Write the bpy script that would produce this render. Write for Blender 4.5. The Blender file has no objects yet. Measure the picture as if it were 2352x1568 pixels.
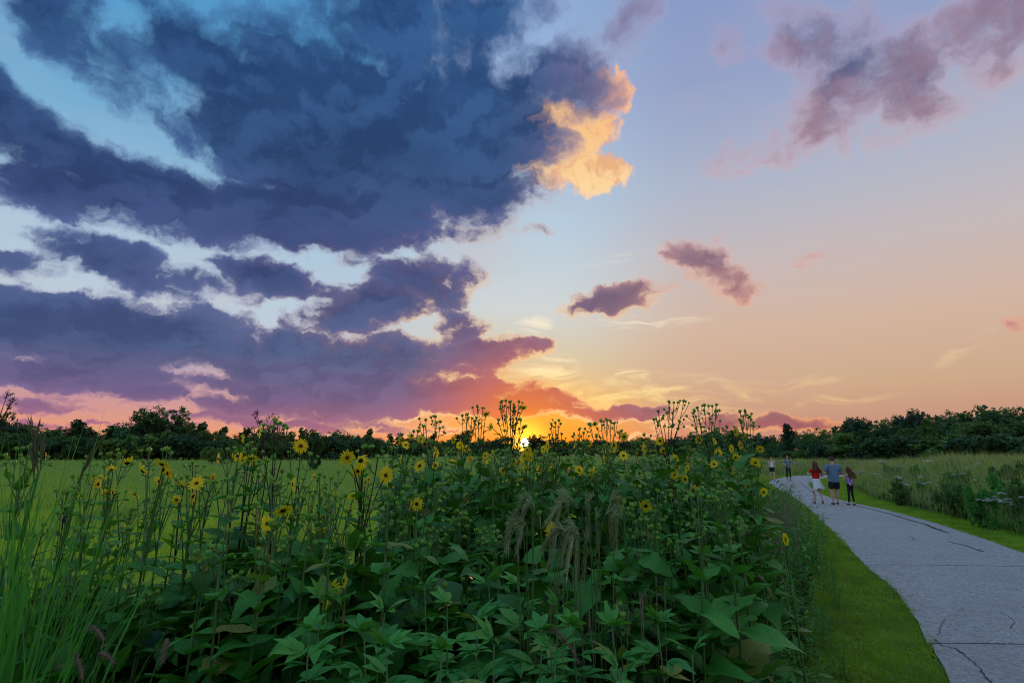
import bpy, bmesh, math, random
import numpy as np
from mathutils import Vector, Matrix, Euler

scene = bpy.context.scene
COL = scene.collection
R = math.radians

# ------------------------------------------------------------------ camera
EYE = Vector((0.0, 0.0, 2.05))
FPX = 1307.0                                   # focal length in px of a 2352 px wide picture
TILT = math.atan((1035.0 - 784.0) / FPX)       # horizon sits below the middle: camera tilted up
cam_d = bpy.data.cameras.new('camera')
cam_d.sensor_width = 36.0
cam_d.lens = 36.0 * FPX / 2352.0
cam_d.clip_start = 0.05
cam_d.clip_end = 6000.0
cam = bpy.data.objects.new('camera', cam_d)
cam.location = EYE
cam.rotation_euler = (math.pi / 2 + TILT, 0, 0)
COL.objects.link(cam)
scene.camera = cam

def ray(px, py):
    """direction of a picture point (2352 x 1568 grid) in the world"""
    x, y, z = (px - 1176.0) / FPX, (784.0 - py) / FPX, -1.0
    c, s = math.cos(math.pi / 2 + TILT), math.sin(math.pi / 2 + TILT)
    return Vector((x, y * c - z * s, y * s + z * c))

def at(px, py, dist):
    """the point seen at px, py that stands dist metres north of the camera"""
    d = ray(px, py)
    return EYE + d * (dist / d.y)

def ground(px, py, z=0.0):
    d = ray(px, py)
    return EYE + d * ((z - EYE.z) / d.z)

# ------------------------------------------------------------------ colour management
vs = scene.view_settings
scene.display_settings.display_device = 'sRGB'
vs.view_transform = 'Standard'
vs.look = 'None'
vs.exposure = 0.0
vs.gamma = 1.0
vs.use_curve_mapping = False
scene.cycles.max_bounces = 4
scene.cycles.diffuse_bounces = 1
scene.cycles.glossy_bounces = 2
scene.cycles.transmission_bounces = 4
scene.cycles.transparent_max_bounces = 6
scene.cycles.caustics_reflective = False
scene.cycles.caustics_refractive = False
scene.cycles.sample_clamp_indirect = 4.0
scene.cycles.pixel_filter_type = 'BLACKMAN_HARRIS'
scene.cycles.filter_width = 1.05

def lin(r, g, b):
    def f(v):
        v /= 255.0
        return v / 12.92 if v <= 0.04045 else ((v + 0.055) / 1.055) ** 2.4
    return (f(r), f(g), f(b), 1.0)

# ------------------------------------------------------------------ sky (world)
SUN_DIR = ray(1206, 1017).normalized()
SUN_AZ = math.atan2(SUN_DIR.x, SUN_DIR.y)
SUN_EL = math.asin(SUN_DIR.z)

def azel(d):
    k = 18.0 / math.pi                          # unit = 10 degrees
    return Vector((math.atan2(d.x, d.y) * k, math.atan2(d.z, math.hypot(d.x, d.y)) * k, 0))

class NT:
    def __init__(self, tree):
        self.t = tree
    def n(self, typ, **kw):
        nd = self.t.nodes.new(typ)
        for k, v in kw.items():
            setattr(nd, k, v)
        return nd
    def l(self, a, b):
        self.t.links.new(a, b)
    def put(self, sock, v):
        if hasattr(v, 'is_output') or isinstance(v, bpy.types.NodeSocket):
            self.l(v, sock)
        else:
            sock.default_value = v
    def m(self, op, a, b=None, c=None, clamp=False):
        nd = self.n('ShaderNodeMath', operation=op, use_clamp=clamp)
        for i, v in enumerate((a, b, c)):
            if v is not None:
                self.put(nd.inputs[i], v)
        return nd.outputs[0]
    def v(self, op, a, b=None, s=None):
        nd = self.n('ShaderNodeVectorMath', operation=op)
        self.put(nd.inputs[0], a)
        if b is not None:
            self.put(nd.inputs[1], b)
        if s is not None:
            self.put(nd.inputs['Scale'], s)
        return nd.outputs['Value'] if op in ('LENGTH', 'DOT_PRODUCT', 'DISTANCE') else nd.outputs['Vector']
    def rng(self, x, a, b, c=0.0, d=1.0, kind='SMOOTHSTEP'):
        nd = self.n('ShaderNodeMapRange', interpolation_type=kind)
        for i, v in enumerate((x, a, b, c, d)):
            self.put(nd.inputs[i], v)
        return nd.outputs[0]
    def mix(self, f, a, b, blend='MIX'):
        nd = self.n('ShaderNodeMix', data_type='RGBA', blend_type=blend)
        self.put(nd.inputs[0], f)
        self.put(nd.inputs[6], a)
        self.put(nd.inputs[7], b)
        return nd.outputs[2]
    def ramp(self, x, stops):
        nd = self.n('ShaderNodeValToRGB')
        e = nd.color_ramp.elements
        while len(e) < len(stops):
            e.new(0.5)
        for i, (p, c) in enumerate(stops):
            e[i].position = p
            e[i].color = c if len(c) == 4 else lin(*c)
        self.put(nd.inputs[0], x)
        return nd.outputs[0]
    def noise(self, v, scale, detail=4.0, rough=0.55, dims='3D', dist=0.0, lac=2.0):
        nd = self.n('ShaderNodeTexNoise', noise_dimensions=dims)
        self.put(nd.inputs['Vector'], v)
        nd.inputs['Scale'].default_value = scale
        nd.inputs['Detail'].default_value = detail
        nd.inputs['Roughness'].default_value = rough
        nd.inputs['Lacunarity'].default_value = lac
        nd.inputs['Distortion'].default_value = dist
        return nd
    def xyz(self, x, y, z=0.0):
        nd = self.n('ShaderNodeCombineXYZ')
        for i, v in enumerate((x, y, z)):
            self.put(nd.inputs[i], v)
        return nd.outputs[0]
    def sep(self, v):
        nd = self.n('ShaderNodeSeparateXYZ')
        self.put(nd.inputs[0], v)
        return nd.outputs

# each bank of cloud: middle, half axes and slope as they lie in the sky, and how dense
DARK = [
    (800, 320, 540, 250, 14, 2.1), (1030, 300, 320, 230, 0, 2.0), (1262, 185, 200, 150, 0, 1.6), (960, 60, 400, 190, 0, 1.6),
    (380, 465, 560, 115, 13, 1.5), (30, 285, 430, 118, 36, 1.5), (190, 85, 440, 120, 36, 1.35), (520, 185, 360, 140, 34, 1.45),
    (640, 500, 520, 105, 6, 1.8), (1120, 430, 210, 85, -8, 1.3), (790, 590, 160, 40, 8, .8),
    (240, 772, 620, 122, 5, 1.5), (760, 840, 520, 105, 3, 1.4), (985, 650, 165, 90, 5, 1.3), (650, 655, 230, 60, 16, 1.25),
    (850, 715, 250, 75, -14, 1.3), (1062, 752, 88, 60, 0, 1.1), (1110, 815, 180, 48, -4, 1.2), (260, 608, 300, 72, 14, 1.15), (450, 650, 230, 45, 12, .9),
    (70, 600, 200, 45, 5, 1.0), (850, 905, 560, 70, 2, 1.6), (120, 862, 460, 60, 2, 1.3), (380, 912, 240, 44, 0, 1.05), (560, 930, 260, 34, 0, 1.0),
    (130, 938, 380, 30, 2, .8), (700, 968, 460, 20, -1, .8), (250, 985, 420, 12, 1, .6), (900, 985, 260, 12, -1, .7),
    (1215, 928, 175, 44, 0, 1.4), (1420, 948, 200, 25, 0, 1.5), (1720, 967, 320, 26, 0, 1.2), (1500, 992, 80, 10, 0, .6),
    (1400, 694, 165, 50, -9, 1.2), (1618, 606, 120, 72, 22, 1.2), (1672, 660, 105, 56, 20, 1.05), (1650, 560, 50, 22, -30, .7),
    (1975, 160, 320, 165, 30, 1.45), (2310, 50, 330, 140, -30, 1.4), (1930, 290, 210, 110, 15, 1.05), (2110, 190, 220, 95, -20, .95),
    (1450, 35, 180, 125, -40, .95), (1700, 105, 200, 75, 0, .62), (1780, 330, 210, 65, -8, .7), (1885, 600, 65, 26, -15, .65),
    (2330, 745, 60, 30, 10, .6), (1215, 525, 70, 22, 0, .6), (1640, 370, 90, 45, 10, .45),
]
LIT = [(1270, 335, 100, 130, 15, 1.3), (1392, 210, 50, 75, 20, .95), (1350, 392, 125, 56, -6, 1.35), (1345, 300, 85, 75, 0, 1.0), (1405, 215, 55, 70, 15, 1.0)]
CIRRUS = [(1205, 755, 70, 26, -25, .8), (1250, 870, 95, 75, -12, 1.0), (1445, 872, 75, 26, -10, .9), (1470, 915, 420, 60, -4, .6),
          (1500, 735, 150, 22, -6, .55), (1870, 875, 120, 16, -8, .5), (2210, 800, 110, 22, -26, .5), (1900, 920, 200, 18, 0, .5),
          (1450, 590, 160, 18, -14, .35)]

ANGLES = (-36, -22, -10, 0, 8, 16, 26, 36)

def blob_group(name, blobs):
    """strongest of many soft ellipses; one turned frame serves all banks of about that slope"""
    g = bpy.data.node_groups.new(name, 'ShaderNodeTree')
    g.interface.new_socket('Vector', in_out='INPUT', socket_type='NodeSocketVector')
    g.interface.new_socket('Field', in_out='OUTPUT', socket_type='NodeSocketFloat')
    N = NT(g)
    gi, go = N.n('NodeGroupInput'), N.n('NodeGroupOutput')
    frames = {}
    best = None
    for (cx, cy, rx, ry, rot, st) in blobs:
        a = R(rot)
        ux, uy = math.cos(a), math.sin(a)
        c = azel(ray(cx, cy))
        A = (azel(ray(cx + rx * ux, cy + rx * uy)) - azel(ray(cx - rx * ux, cy - rx * uy))) / 2
        B = (azel(ray(cx - ry * uy, cy + ry * ux)) - azel(ray(cx + ry * uy, cy - ry * ux))) / 2
        ang = math.degrees(math.atan2(A.y, A.x))
        q = min(ANGLES, key=lambda k: abs(k - ang))
        if q not in frames:
            if q == 0:
                frames[q] = gi.outputs[0]
            else:
                cq, sq = math.cos(R(q)), math.sin(R(q))
                frames[q] = N.xyz(N.v('DOT_PRODUCT', gi.outputs[0], (cq, sq, 0)), N.v('DOT_PRODUCT', gi.outputs[0], (-sq, cq, 0)))
        cq, sq = math.cos(R(q)), math.sin(R(q))
        lx, ly = c.x * cq + c.y * sq, -c.x * sq + c.y * cq
        sx, sy = 1 / A.length, 1 / max(B.length, .02)
        ma = N.n('ShaderNodeVectorMath', operation='MULTIPLY_ADD')
        N.l(frames[q], ma.inputs[0])
        ma.inputs[1].default_value = (sx, sy, 0)
        ma.inputs[2].default_value = (-lx * sx, -ly * sy, 0)
        d2 = N.v('DOT_PRODUCT', ma.outputs[0], ma.outputs[0])
        f = N.m('MULTIPLY_ADD', d2, -st, st)
        best = f if best is None else N.m('MAXIMUM', best, f)
    N.l(N.m('MAXIMUM', best, 0.0), go.inputs[0])
    return g

def build_world():
    w = bpy.data.worlds.new('World')
    scene.world = w
    w.use_nodes = True
    t = w.node_tree
    t.nodes.clear()
    N = NT(t)
    tc = N.n('ShaderNodeTexCoord')
    D = N.v('NORMALIZE', tc.outputs['Generated'])
    x, y, z = N.sep(D)
    K = 18.0 / math.pi
    az = N.m('MULTIPLY', N.m('ARCTAN2', x, y), K)
    hyp = N.m('SQRT', N.m('ADD', N.m('MULTIPLY', x, x), N.m('MULTIPLY', y, y)))
    el = N.m('MULTIPLY', N.m('ARCTAN2', z, hyp), K)
    P = N.xyz(az, el)
    sun = N.n('ShaderNodeCombineXYZ')
    sun.inputs[0].default_value, sun.inputs[1].default_value, sun.inputs[2].default_value = SUN_DIR
    cosang = N.v('DOT_PRODUCT', D, sun.outputs[0])
    ang = N.m('MULTIPLY', N.m('ARCCOSINE', N.m('MINIMUM', cosang, 0.9999999)), K)      # 10 degree units
    sunP = (SUN_AZ * K, SUN_EL * K, 0)

    # ---- clear air: colour by height, warmer towards the sun
    e01 = N.m('DIVIDE', el, 4.5, clamp=True)
    right = N.ramp(e01, [(0.0, (200, 126, 116)), (0.05, (194, 142, 124)), (.13, (202, 166, 136)), (.26, (208, 178, 158)), (.40, (194, 184, 186)),
                         (.55, (172, 180, 200)), (.75, (146, 160, 198)), (1.0, (126, 150, 196))])
    left = N.ramp(e01, [(0.0, (226, 132, 100)), (.035, (228, 154, 118)), (.09, (200, 144, 148)), (.16, (182, 168, 184)), (.26, (186, 203, 217)),
                        (.42, (170, 196, 217)), (.6, (118, 172, 208)), (.8, (84, 154, 202)), (1.0, (76, 146, 198))])
    near = N.ramp(e01, [(0.0, (244, 120, 30)), (.03, (246, 148, 36)), (.075, (238, 170, 66)), (.13, (226, 188, 124)), (.2, (210, 196, 164)),
                        (.32, (202, 210, 212)), (.5, (180, 202, 220)), (.75, (156, 182, 216)), (1.0, (136, 168, 212))])
    side = N.rng(az, -0.6, 1.2)
    base = N.mix(side, left, right)
    daz = N.m('ABSOLUTE', N.m('SUBTRACT', az, sunP[0]))
    nearf = N.rng(daz, 0.2, 1.9, 1.0, 0.0)
    base = N.mix(nearf, base, near)
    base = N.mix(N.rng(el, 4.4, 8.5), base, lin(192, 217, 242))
    # faint veils
    vn = N.noise(N.v('MULTIPLY', P, (0.5, 1.3, 1)), 0.9, 4.0, 0.5, '2D').outputs['Fac']
    base = N.mix(N.rng(vn, .42, .8, 0, .35), base, N.ramp(e01, [(0, (214, 152, 126)), (.3, (206, 180, 172)), (1, (166, 164, 198))]))

    # ---- cirrus streaks
    cir = blob_group('CirrusField', CIRRUS)
    cg = N.n('ShaderNodeGroup', node_tree=cir)
    wv = N.noise(P, 1.6, 3.0, 0.5, '2D').outputs['Color']
    Pw = N.v('ADD', P, N.v('MULTIPLY', N.v('SUBTRACT', wv, (.5, .5, .5)), (.35, .2, 0)))
    N.l(Pw, cg.inputs[0])
    rot = N.n('ShaderNodeMapping')
    N.l(Pw, rot.inputs[0])
    rot.inputs['Rotation'].default_value = (0, 0, R(-12))
    rot.inputs['Scale'].default_value = (1.6, 9.0, 1)
    cn = N.noise(rot.outputs[0], 1.1, 6.0, 0.6, '2D', dist=0.4).outputs['Fac']
    ci = N.m('MULTIPLY', N.rng(cn, .40, .68), N.rng(cg.outputs[0], 0.0, .9), clamp=True)
    cirf = N.rng(ang, 0.2, 7.0, 1.0, 0.3)
    base = N.mix(N.m('MULTIPLY', ci, N.m('MULTIPLY', cirf, .95)), base, N.ramp(e01, [(0, (255, 205, 110)), (.12, (255, 226, 150)), (.22, (250, 236, 200)), (.5, (236, 232, 226))]))

    # ---- cloud banks
    warp = N.noise(P, 0.8, 3.0, 0.5, '2D').outputs['Color']
    P1 = N.v('ADD', P, N.v('MULTIPLY', N.v('SUBTRACT', warp, (.5, .5, .5)), (.36, .26, 0)))
    warp2 = N.noise(P, 4.5, 3.0, 0.6, '2D').outputs['Color']
    P1 = N.v('ADD', P1, N.v('MULTIPLY', N.v('SUBTRACT', warp2, (.5, .5, .5)), (.20, .15, 0)))
    dg = blob_group('CloudField', DARK)
    # out of view the sky goes on with banks of the same kind
    def density(vec_blob, vec_noise, detail):
        g = N.n('ShaderNodeGroup', node_tree=dg)
        N.l(vec_blob, g.inputs[0])
        gx, gy, gz = N.sep(vec_blob)
        far = N.m('MAXIMUM', N.rng(N.m('ABSOLUTE', gx), 4.8, 6.2), N.rng(gy, 4.4, 5.6))
        wild = N.m('MULTIPLY', N.rng(N.noise(vec_blob, 0.42, 2.0, .5, '2D').outputs['Fac'], .56, .74, 0, .8), far)
        B = N.m('MAXIMUM', g.outputs[0], wild)
        nx, ny, nz_ = N.sep(vec_noise)              # banks flatten towards the horizon
        st = N.xyz(nx, N.m('MULTIPLY', N.m('POWER', N.m('MAXIMUM', ny, .001), .68), 2.9))
        f = N.noise(st, 1.9, detail, 0.57, '2D').outputs['Fac']
        amp = N.m('MULTIPLY', N.m('SUBTRACT', f, 0.5), N.m('MULTIPLY', N.rng(B, 0.0, .3), 2.5))
        return N.m('SUBTRACT', N.m('ADD', B, amp), 0.26), B
    d0, f0 = density(P1, P1, 9.0)
    toS = N.v('NORMALIZE', N.v('SUBTRACT', sunP, P1))
    P2 = N.v('ADD', P1, N.v('MULTIPLY', toS, (.16, .16, 0)))
    d1, f1 = density(P2, P2, 5.0)
    # ---- sunlit cloud face
    lg = N.n('ShaderNodeGroup', node_tree=blob_group('LitField', LIT))
    N.l(P1, lg.inputs[0])
    ln = N.noise(P1, 3.4, 8.0, .6, '2D').outputs['Fac']
    ld = N.m('SUBTRACT', N.m('ADD', lg.outputs[0], N.m('MULTIPLY', N.m('SUBTRACT', ln, .5), N.m('MULTIPLY', N.rng(lg.outputs[0], 0, .2), 1.7))), .22)
    la = N.rng(ld, 0.0, .40)
    lcol = N.mix(N.rng(ld, .1, .75), N.mix(N.rng(el, 2.0, 3.6), lin(252, 218, 170), lin(232, 178, 160)), N.mix(N.rng(el, 1.8, 3.4), lin(255, 232, 178), lin(246, 190, 128)))
    lcol = N.mix(N.rng(ln, .52, .36, 0, .5), lcol, lin(214, 140, 108))
    base = N.mix(la, base, lcol)

    # soft high up, crisper low down
    soft = N.m('MULTIPLY', N.rng(el, .5, 4.0, .32, 1.25, 'LINEAR'), N.rng(az, 0, 2.2, 1.0, 1.35))
    alpha = N.rng(d0, -.06, soft)
    thick = N.rng(d0, 0.0, N.rng(az, -.3, 2.0, .55, .95))
    relief = N.rng(N.m('SUBTRACT', d1, d0), -.30, .36)           # dark where the cloud is deeper towards the sun
    n2 = N.noise(N.v('MULTIPLY', P1, (1, 1.9, 1)), .8, 5.0, .5, '2D').outputs['Fac']
    vary = N.rng(N.m('ADD', N.m('MULTIPLY', relief, .55), N.m('MULTIPLY', N.m('SUBTRACT', .5, n2), 1.6)), -.35, .75, .45, 1.0)
    core = N.m('MULTIPLY', N.rng(N.m('ADD', N.m('MULTIPLY', f0, .75), N.m('MULTIPLY', d0, .35)), .30, N.rng(az, 0, 2.0, 1.35, 1.6)), vary)
    sr = N.rng(az, -0.3, 1.9)
    mid_l = N.ramp(e01, [(0.0, (204, 110, 106)), (.05, (164, 106, 138)), (.11, (122, 102, 148)), (.2, (86, 106, 152)), (.33, (84, 102, 150)),
                         (.45, (74, 94, 148)), (.6, (62, 98, 150)), (.8, (62, 106, 160)), (1.0, (64, 112, 168))])
    dark_l = N.ramp(e01, [(0.0, (156, 78, 96)), (.05, (122, 78, 116)), (.11, (86, 76, 124)), (.2, (52, 72, 118)), (.33, (46, 64, 112)),
                          (.45, (40, 58, 106)), (.6, (32, 60, 104)), (.8, (32, 66, 114)), (1.0, (36, 74, 124))])
    mid_r = N.ramp(e01, [(0.0, (206, 100, 86)), (.045, (176, 104, 108)), (.1, (156, 110, 124)), (.25, (186, 130, 124)), (.45, (184, 142, 150)),
                         (.8, (170, 142, 164)), (1.0, (162, 142, 172))])
    dark_r = N.ramp(e01, [(0.0, (160, 64, 62)), (.045, (130, 72, 88)), (.1, (112, 80, 104)), (.25, (88, 66, 90)), (.45, (78, 76, 112)),
                          (.8, (66, 78, 122)), (1.0, (64, 78, 126))])
    shade = N.mix(core, N.mix(sr, mid_l, mid_r), N.mix(sr, dark_l, dark_r))
    # the underside glows plum where it overhangs the sunset
    under = N.m('MULTIPLY', N.rng(ang, 4.2, 1.2, 0, .38), N.rng(d0, 1.1, .25))
    shade = N.mix(under, shade, lin(140, 98, 118))
    redn = N.rng(ang, 0.05, 1.5, .85, 0.0)
    shade = N.mix(redn, shade, lin(206, 70, 40))
    rim_l = N.ramp(e01, [(0.0, (236, 146, 112)), (.06, (222, 150, 142)), (.14, (196, 162, 178)), (.25, (176, 174, 196)), (.45, (136, 156, 196)), (.7, (88, 140, 192)), (1, (76, 134, 190))])
    rim_r = N.ramp(e01, [(0.0, (244, 160, 84)), (.08, (236, 164, 116)), (.2, (230, 166, 140)), (.5, (222, 172, 172)), (1, (196, 164, 186))])
    rim = N.mix(sr, rim_l, rim_r)
    gold = N.rng(ang, .3, 3.4, 1.0, 0.0)
    rim = N.mix(gold, rim, lin(248, 196, 132))
    lit = N.m('MULTIPLY', N.rng(N.m('SUBTRACT', d0, d1), 0.02, .40), N.rng(ang, .5, 5.5, .85, .25))
    body = N.mix(thick, rim, shade)
    body = N.mix(N.m('MULTIPLY', lit, N.rng(d0, .2, .7, .85, 0.0)), body, N.mix(gold, rim, lin(252, 208, 150)))
    sky = N.mix(alpha, base, body)

    # ---- aureole and disc of the setting sun
    halo = N.m('POWER', N.rng(ang, 0.0, 1.3, 1.0, 0.0, 'LINEAR'), 2.6)
    sky = N.mix(N.m('MULTIPLY', halo, .75), sky, lin(255, 158, 8))
    glow = N.rng(ang, 0.03, 0.32, 1.0, 0.0)
    sky = N.mix(glow, sky, (2.0, .95, .08, 1))
    disc = N.rng(ang, 0.036, 0.052, 1.0, 0.0)
    sky = N.mix(disc, sky, (14, 11, 6, 1))

    # Rayleigh sky adds its blue to the light
    nish = N.n('ShaderNodeTexSky', sky_type='NISHITA')
    nish.sun_disc = False
    nish.sun_elevation = max(SUN_EL, R(0.6))
    nish.sun_rotation = SUN_AZ
    bg = N.n('ShaderNodeBackground')
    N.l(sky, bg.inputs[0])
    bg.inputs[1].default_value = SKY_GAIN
    bg2 = N.n('ShaderNodeBackground')
    N.l(nish.outputs[0], bg2.inputs[0])
    bg2.inputs[1].default_value = 0.012
    add = N.n('ShaderNodeAddShader')
    N.l(bg.outputs[0], add.inputs[0])
    N.l(bg2.outputs[0], add.inputs[1])
    low = N.n('ShaderNodeBackground')            # below the horizon: dim earth
    low.inputs[0].default_value = lin(96, 92, 84)
    mixs = N.n('ShaderNodeMixShader')
    N.l(N.rng(el, -.10, -0.02, 1.0, 0.0), mixs.inputs[0])
    N.l(add.outputs[0], mixs.inputs[1])
    N.l(low.outputs[0], mixs.inputs[2])
    out = N.n('ShaderNodeOutputWorld')
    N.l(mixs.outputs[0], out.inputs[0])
    w.cycles.sampling_method = 'NONE'            # broad soft sky: rays find it by themselves

SKY_GAIN = 1.0
build_world()

sun_d = bpy.data.lights.new('sun', 'SUN')
sun_d.energy = 0.8
sun_d.angle = R(0.53)
sun_d.color = (1.0, 0.52, 0.22)
sun = bpy.data.objects.new('sun', sun_d)
sun.rotation_euler = SUN_DIR.to_track_quat('Z', 'Y').to_euler()
COL.objects.link(sun)

# ------------------------------------------------------------------ helpers
rng = np.random.default_rng(7)
rnd = random.Random(11)

def np_mesh(name, V, F, mat=None, smooth=False):
    V = np.asarray(V, dtype=np.float32)
    F = np.asarray(F, dtype=np.int32)
    me = bpy.data.meshes.new(name)
    k = F.shape[1]
    me.vertices.add(len(V))
    me.vertices.foreach_set('co', V.ravel())
    me.loops.add(F.size)
    me.loops.foreach_set('vertex_index', F.ravel())
    me.polygons.add(len(F))
    me.polygons.foreach_set('loop_start', np.arange(0, F.size, k, dtype=np.int32))
    me.update(calc_edges=True)
    if smooth:
        me.polygons.foreach_set('use_smooth', np.ones(len(F), dtype=bool))
    if mat:
        me.materials.append(mat)
    me.validate()
    return me

def py_mesh(name, V, F, mat=None, smooth=True):
    me = bpy.data.meshes.new(name)
    me.from_pydata([tuple(v) for v in V], [], F)
    if smooth:
        me.polygons.foreach_set('use_smooth', [True] * len(me.polygons))
    if mat:
        me.materials.append(mat)
    me.update()
    return me

def obj(name, me, parent=None, loc=(0, 0, 0), rot=(0, 0, 0), scale=1.0):
    o = bpy.data.objects.new(name, me)
    COL.objects.link(o)
    o.parent = parent
    o.location = loc
    o.rotation_euler = rot
    o.scale = (scale,) * 3 if isinstance(scale, (int, float)) else scale
    return o

def tag(o, label, cat, group=None):
    o['label'] = label
    o['category'] = cat
    if group:
        o['group'] = group
    return o

def thing(name, label, cat, loc, group=None, rz=0.0, scale=1.0):
    o = obj(name, None, None, loc, (0, 0, rz), scale)
    o.empty_display_size = 0.1
    o['kind'] = 'thing'
    return tag(o, label, cat, group)

def kind(o, k, label=None):
    o['kind'] = k
    if label:
        o['label'] = label
    return o

class MB:
    """collects tubes and patches into one mesh"""
    def __init__(self):
        self.V, self.F = [], []
    def tube(self, pts, radii, n=5, cap=True):
        pts = [Vector(p) for p in pts]
        base = len(self.V)
        m = len(pts)
        prev = None
        for i, p in enumerate(pts):
            d = (pts[min(i + 1, m - 1)] - pts[max(i - 1, 0)])
            d = d.normalized() if d.length > 1e-9 else Vector((0, 0, 1))
            ref = prev if prev is not None else (Vector((1, 0, 0)) if abs(d.x) < .9 else Vector((0, 1, 0)))
            u = (ref - d * ref.dot(d)).normalized()
            prev = u
            v = d.cross(u)
            r = radii[i] if hasattr(radii, '__len__') else radii
            for k in range(n):
                a = 2 * math.pi * k / n
                self.V.append(p + (u * math.cos(a) + v * math.sin(a)) * r)
        for i in range(m - 1):
            for k in range(n):
                a, b = base + i * n + k, base + i * n + (k + 1) % n
                self.F.append((a, b, b + n, a + n))
        if cap:
            self.F.append(tuple(base + (m - 1) * n + k for k in range(n)))
        return self
    def add(self, V, F):
        b = len(self.V)
        self.V += [Vector(v) for v in V]
        self.F += [tuple(i + b for i in f) for f in F]
        return self
    def mesh(self, name, mat, smooth=True):
        return py_mesh(name, self.V, self.F, mat, smooth)

def bez(a, b, c, n):
    a, b, c = Vector(a), Vector(b), Vector(c)
    return [(a * (1 - t) ** 2 + b * (2 * t * (1 - t)) + c * t * t) for t in [i / n for i in range(n + 1)]]

# ------------------------------------------------------------------ materials
def new_mat(name):
    m = bpy.data.materials.new(name)
    m.use_nodes = True
    m.node_tree.nodes.clear()
    return m, NT(m.node_tree)

def leaf_mat(name, col, col2, trans=0.35, tcol=None, rough=0.5, spec=0.4, island=True, vary=0.5, bump=0.0, scale=30.0, patch=None, far=None, veins=False):
    """leaf: glossy skin over a body that lets light through; colour varies leaf by leaf"""
    m, N = new_mat(name)
    geo = N.n('ShaderNodeNewGeometry')
    oi = N.n('ShaderNodeObjectInfo')
    rnd_ = geo.outputs['Random Per Island'] if island else oi.outputs['Random']
    c = N.mix(rnd_, col + (1,), col2 + (1,))
    if not island:                               # an old yellowed leaf here and there
        c = N.mix(N.rng(rnd_, .93, .97, 0, .8), c, (.30, .25, .05, 1))
    tc = N.n('ShaderNodeTexCoord')
    if patch:
        pn = N.noise(geo.outputs['Position'], patch[0], 3.0, .55).outputs['Fac']
        c = N.mix(N.rng(pn, .38, .66), c, patch[1] + (1,))
    if far:                                      # a different, duller sward grows farther out
        c = N.mix(N.rng(N.m('ADD', N.sep(geo.outputs['Position'])[1], N.m('MULTIPLY', pn, 14.0)), 14, 52), c, far + (1,))
    if island:
        hs = N.n('ShaderNodeHueSaturation')
        hs.inputs['Value'].default_value = 1.0
        N.l(N.rng(oi.outputs['Random'], 0, 1, 1 - vary * .5, 1 + vary * .5, 'LINEAR'), hs.inputs['Value'])
        N.l(c, hs.inputs['Color'])
        c = hs.outputs[0]
    nz = N.noise(tc.outputs['Object'], scale, 3.0, .6)
    c = N.mix(N.rng(nz.outputs['Fac'], .3, .75, 0, .45), c, N.mix(1.0, c, (.55, .6, .5, 1), 'MULTIPLY'))
    hgt = nz.outputs['Fac']
    if veins:                                    # pale midrib and side veins, quilted between them
        vx, vy, vz = N.sep(tc.outputs['Object'])
        ax = N.m('ABSOLUTE', vx)
        rib = N.rng(ax, .006, .022, 1.0, 0.0)
        sv = N.m('SINE', N.m('MULTIPLY', N.m('SUBTRACT', vy, N.m('MULTIPLY', ax, .9)), 62.0))
        side = N.rng(sv, .86, 1.0, 0.0, .6)
        vein = N.m('MAXIMUM', rib, side)
        c = N.mix(N.m('MULTIPLY', vein, .55), c, (.16, .30, .10, 1))
        hgt = N.m('ADD', N.m('MULTIPLY', hgt, .5), N.m('MULTIPLY', N.m('SUBTRACT', 1.0, vein), .8))
        old = N.rng(N.noise(tc.outputs['Object'], 7.0, 4.0, .7).outputs['Fac'], .66, .74, 0, .55)
        c = N.mix(old, c, (.14, .11, .035, 1))
    p = N.n('ShaderNodeBsdfPrincipled')
    N.l(c, p.inputs['Base Color'])
    p.inputs['Roughness'].default_value = rough
    p.inputs['Specular IOR Level'].default_value = spec
    if bump:
        bp = N.n('ShaderNodeBump')
        bp.inputs['Strength'].default_value = bump
        bp.inputs['Distance'].default_value = 0.02 if veins else 0.004
        N.l(hgt, bp.inputs['Height'])
        N.l(bp.outputs[0], p.inputs['Normal'])
    t = N.n('ShaderNodeBsdfTranslucent')
    tcx = tcol if tcol else (min(1, col2[0] * 2.0), min(1, col2[1] * 1.8), col2[2] * .8)
    N.l(N.mix(.6, c, tcx + (1,)), t.inputs[0])
    mx = N.n('ShaderNodeMixShader')
    mx.inputs[0].default_value = trans
    N.l(p.outputs[0], mx.inputs[1])
    N.l(t.outputs[0], mx.inputs[2])
    out = N.n('ShaderNodeOutputMaterial')
    N.l(mx.outputs[0], out.inputs[0])
    return m

def solid_mat(name, col, col2=None, rough=0.7, spec=0.3, scale=20.0, bump=0.0, dist=.01, coords='Object', detail=5.0):
    m, N = new_mat(name)
    tc = N.n('ShaderNodeTexCoord')
    nz = N.noise(tc.outputs[coords], scale, detail, .6)
    col2 = col2 or tuple(v * .6 for v in col)
    c = N.mix(N.rng(nz.outputs['Fac'], .3, .7), col + (1,), col2 + (1,))
    p = N.n('ShaderNodeBsdfPrincipled')
    N.l(c, p.inputs['Base Color'])
    p.inputs['Roughness'].default_value = rough
    p.inputs['Specular IOR Level'].default_value = spec
    if bump:
        bp = N.n('ShaderNodeBump')
        bp.inputs['Strength'].default_value = bump
        bp.inputs['Distance'].default_value = dist
        N.l(nz.outputs['Fac'], bp.inputs['Height'])
        N.l(bp.outputs[0], p.inputs['Normal'])
    out = N.n('ShaderNodeOutputMaterial')
    N.l(p.outputs[0], out.inputs[0])
    return m

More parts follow.
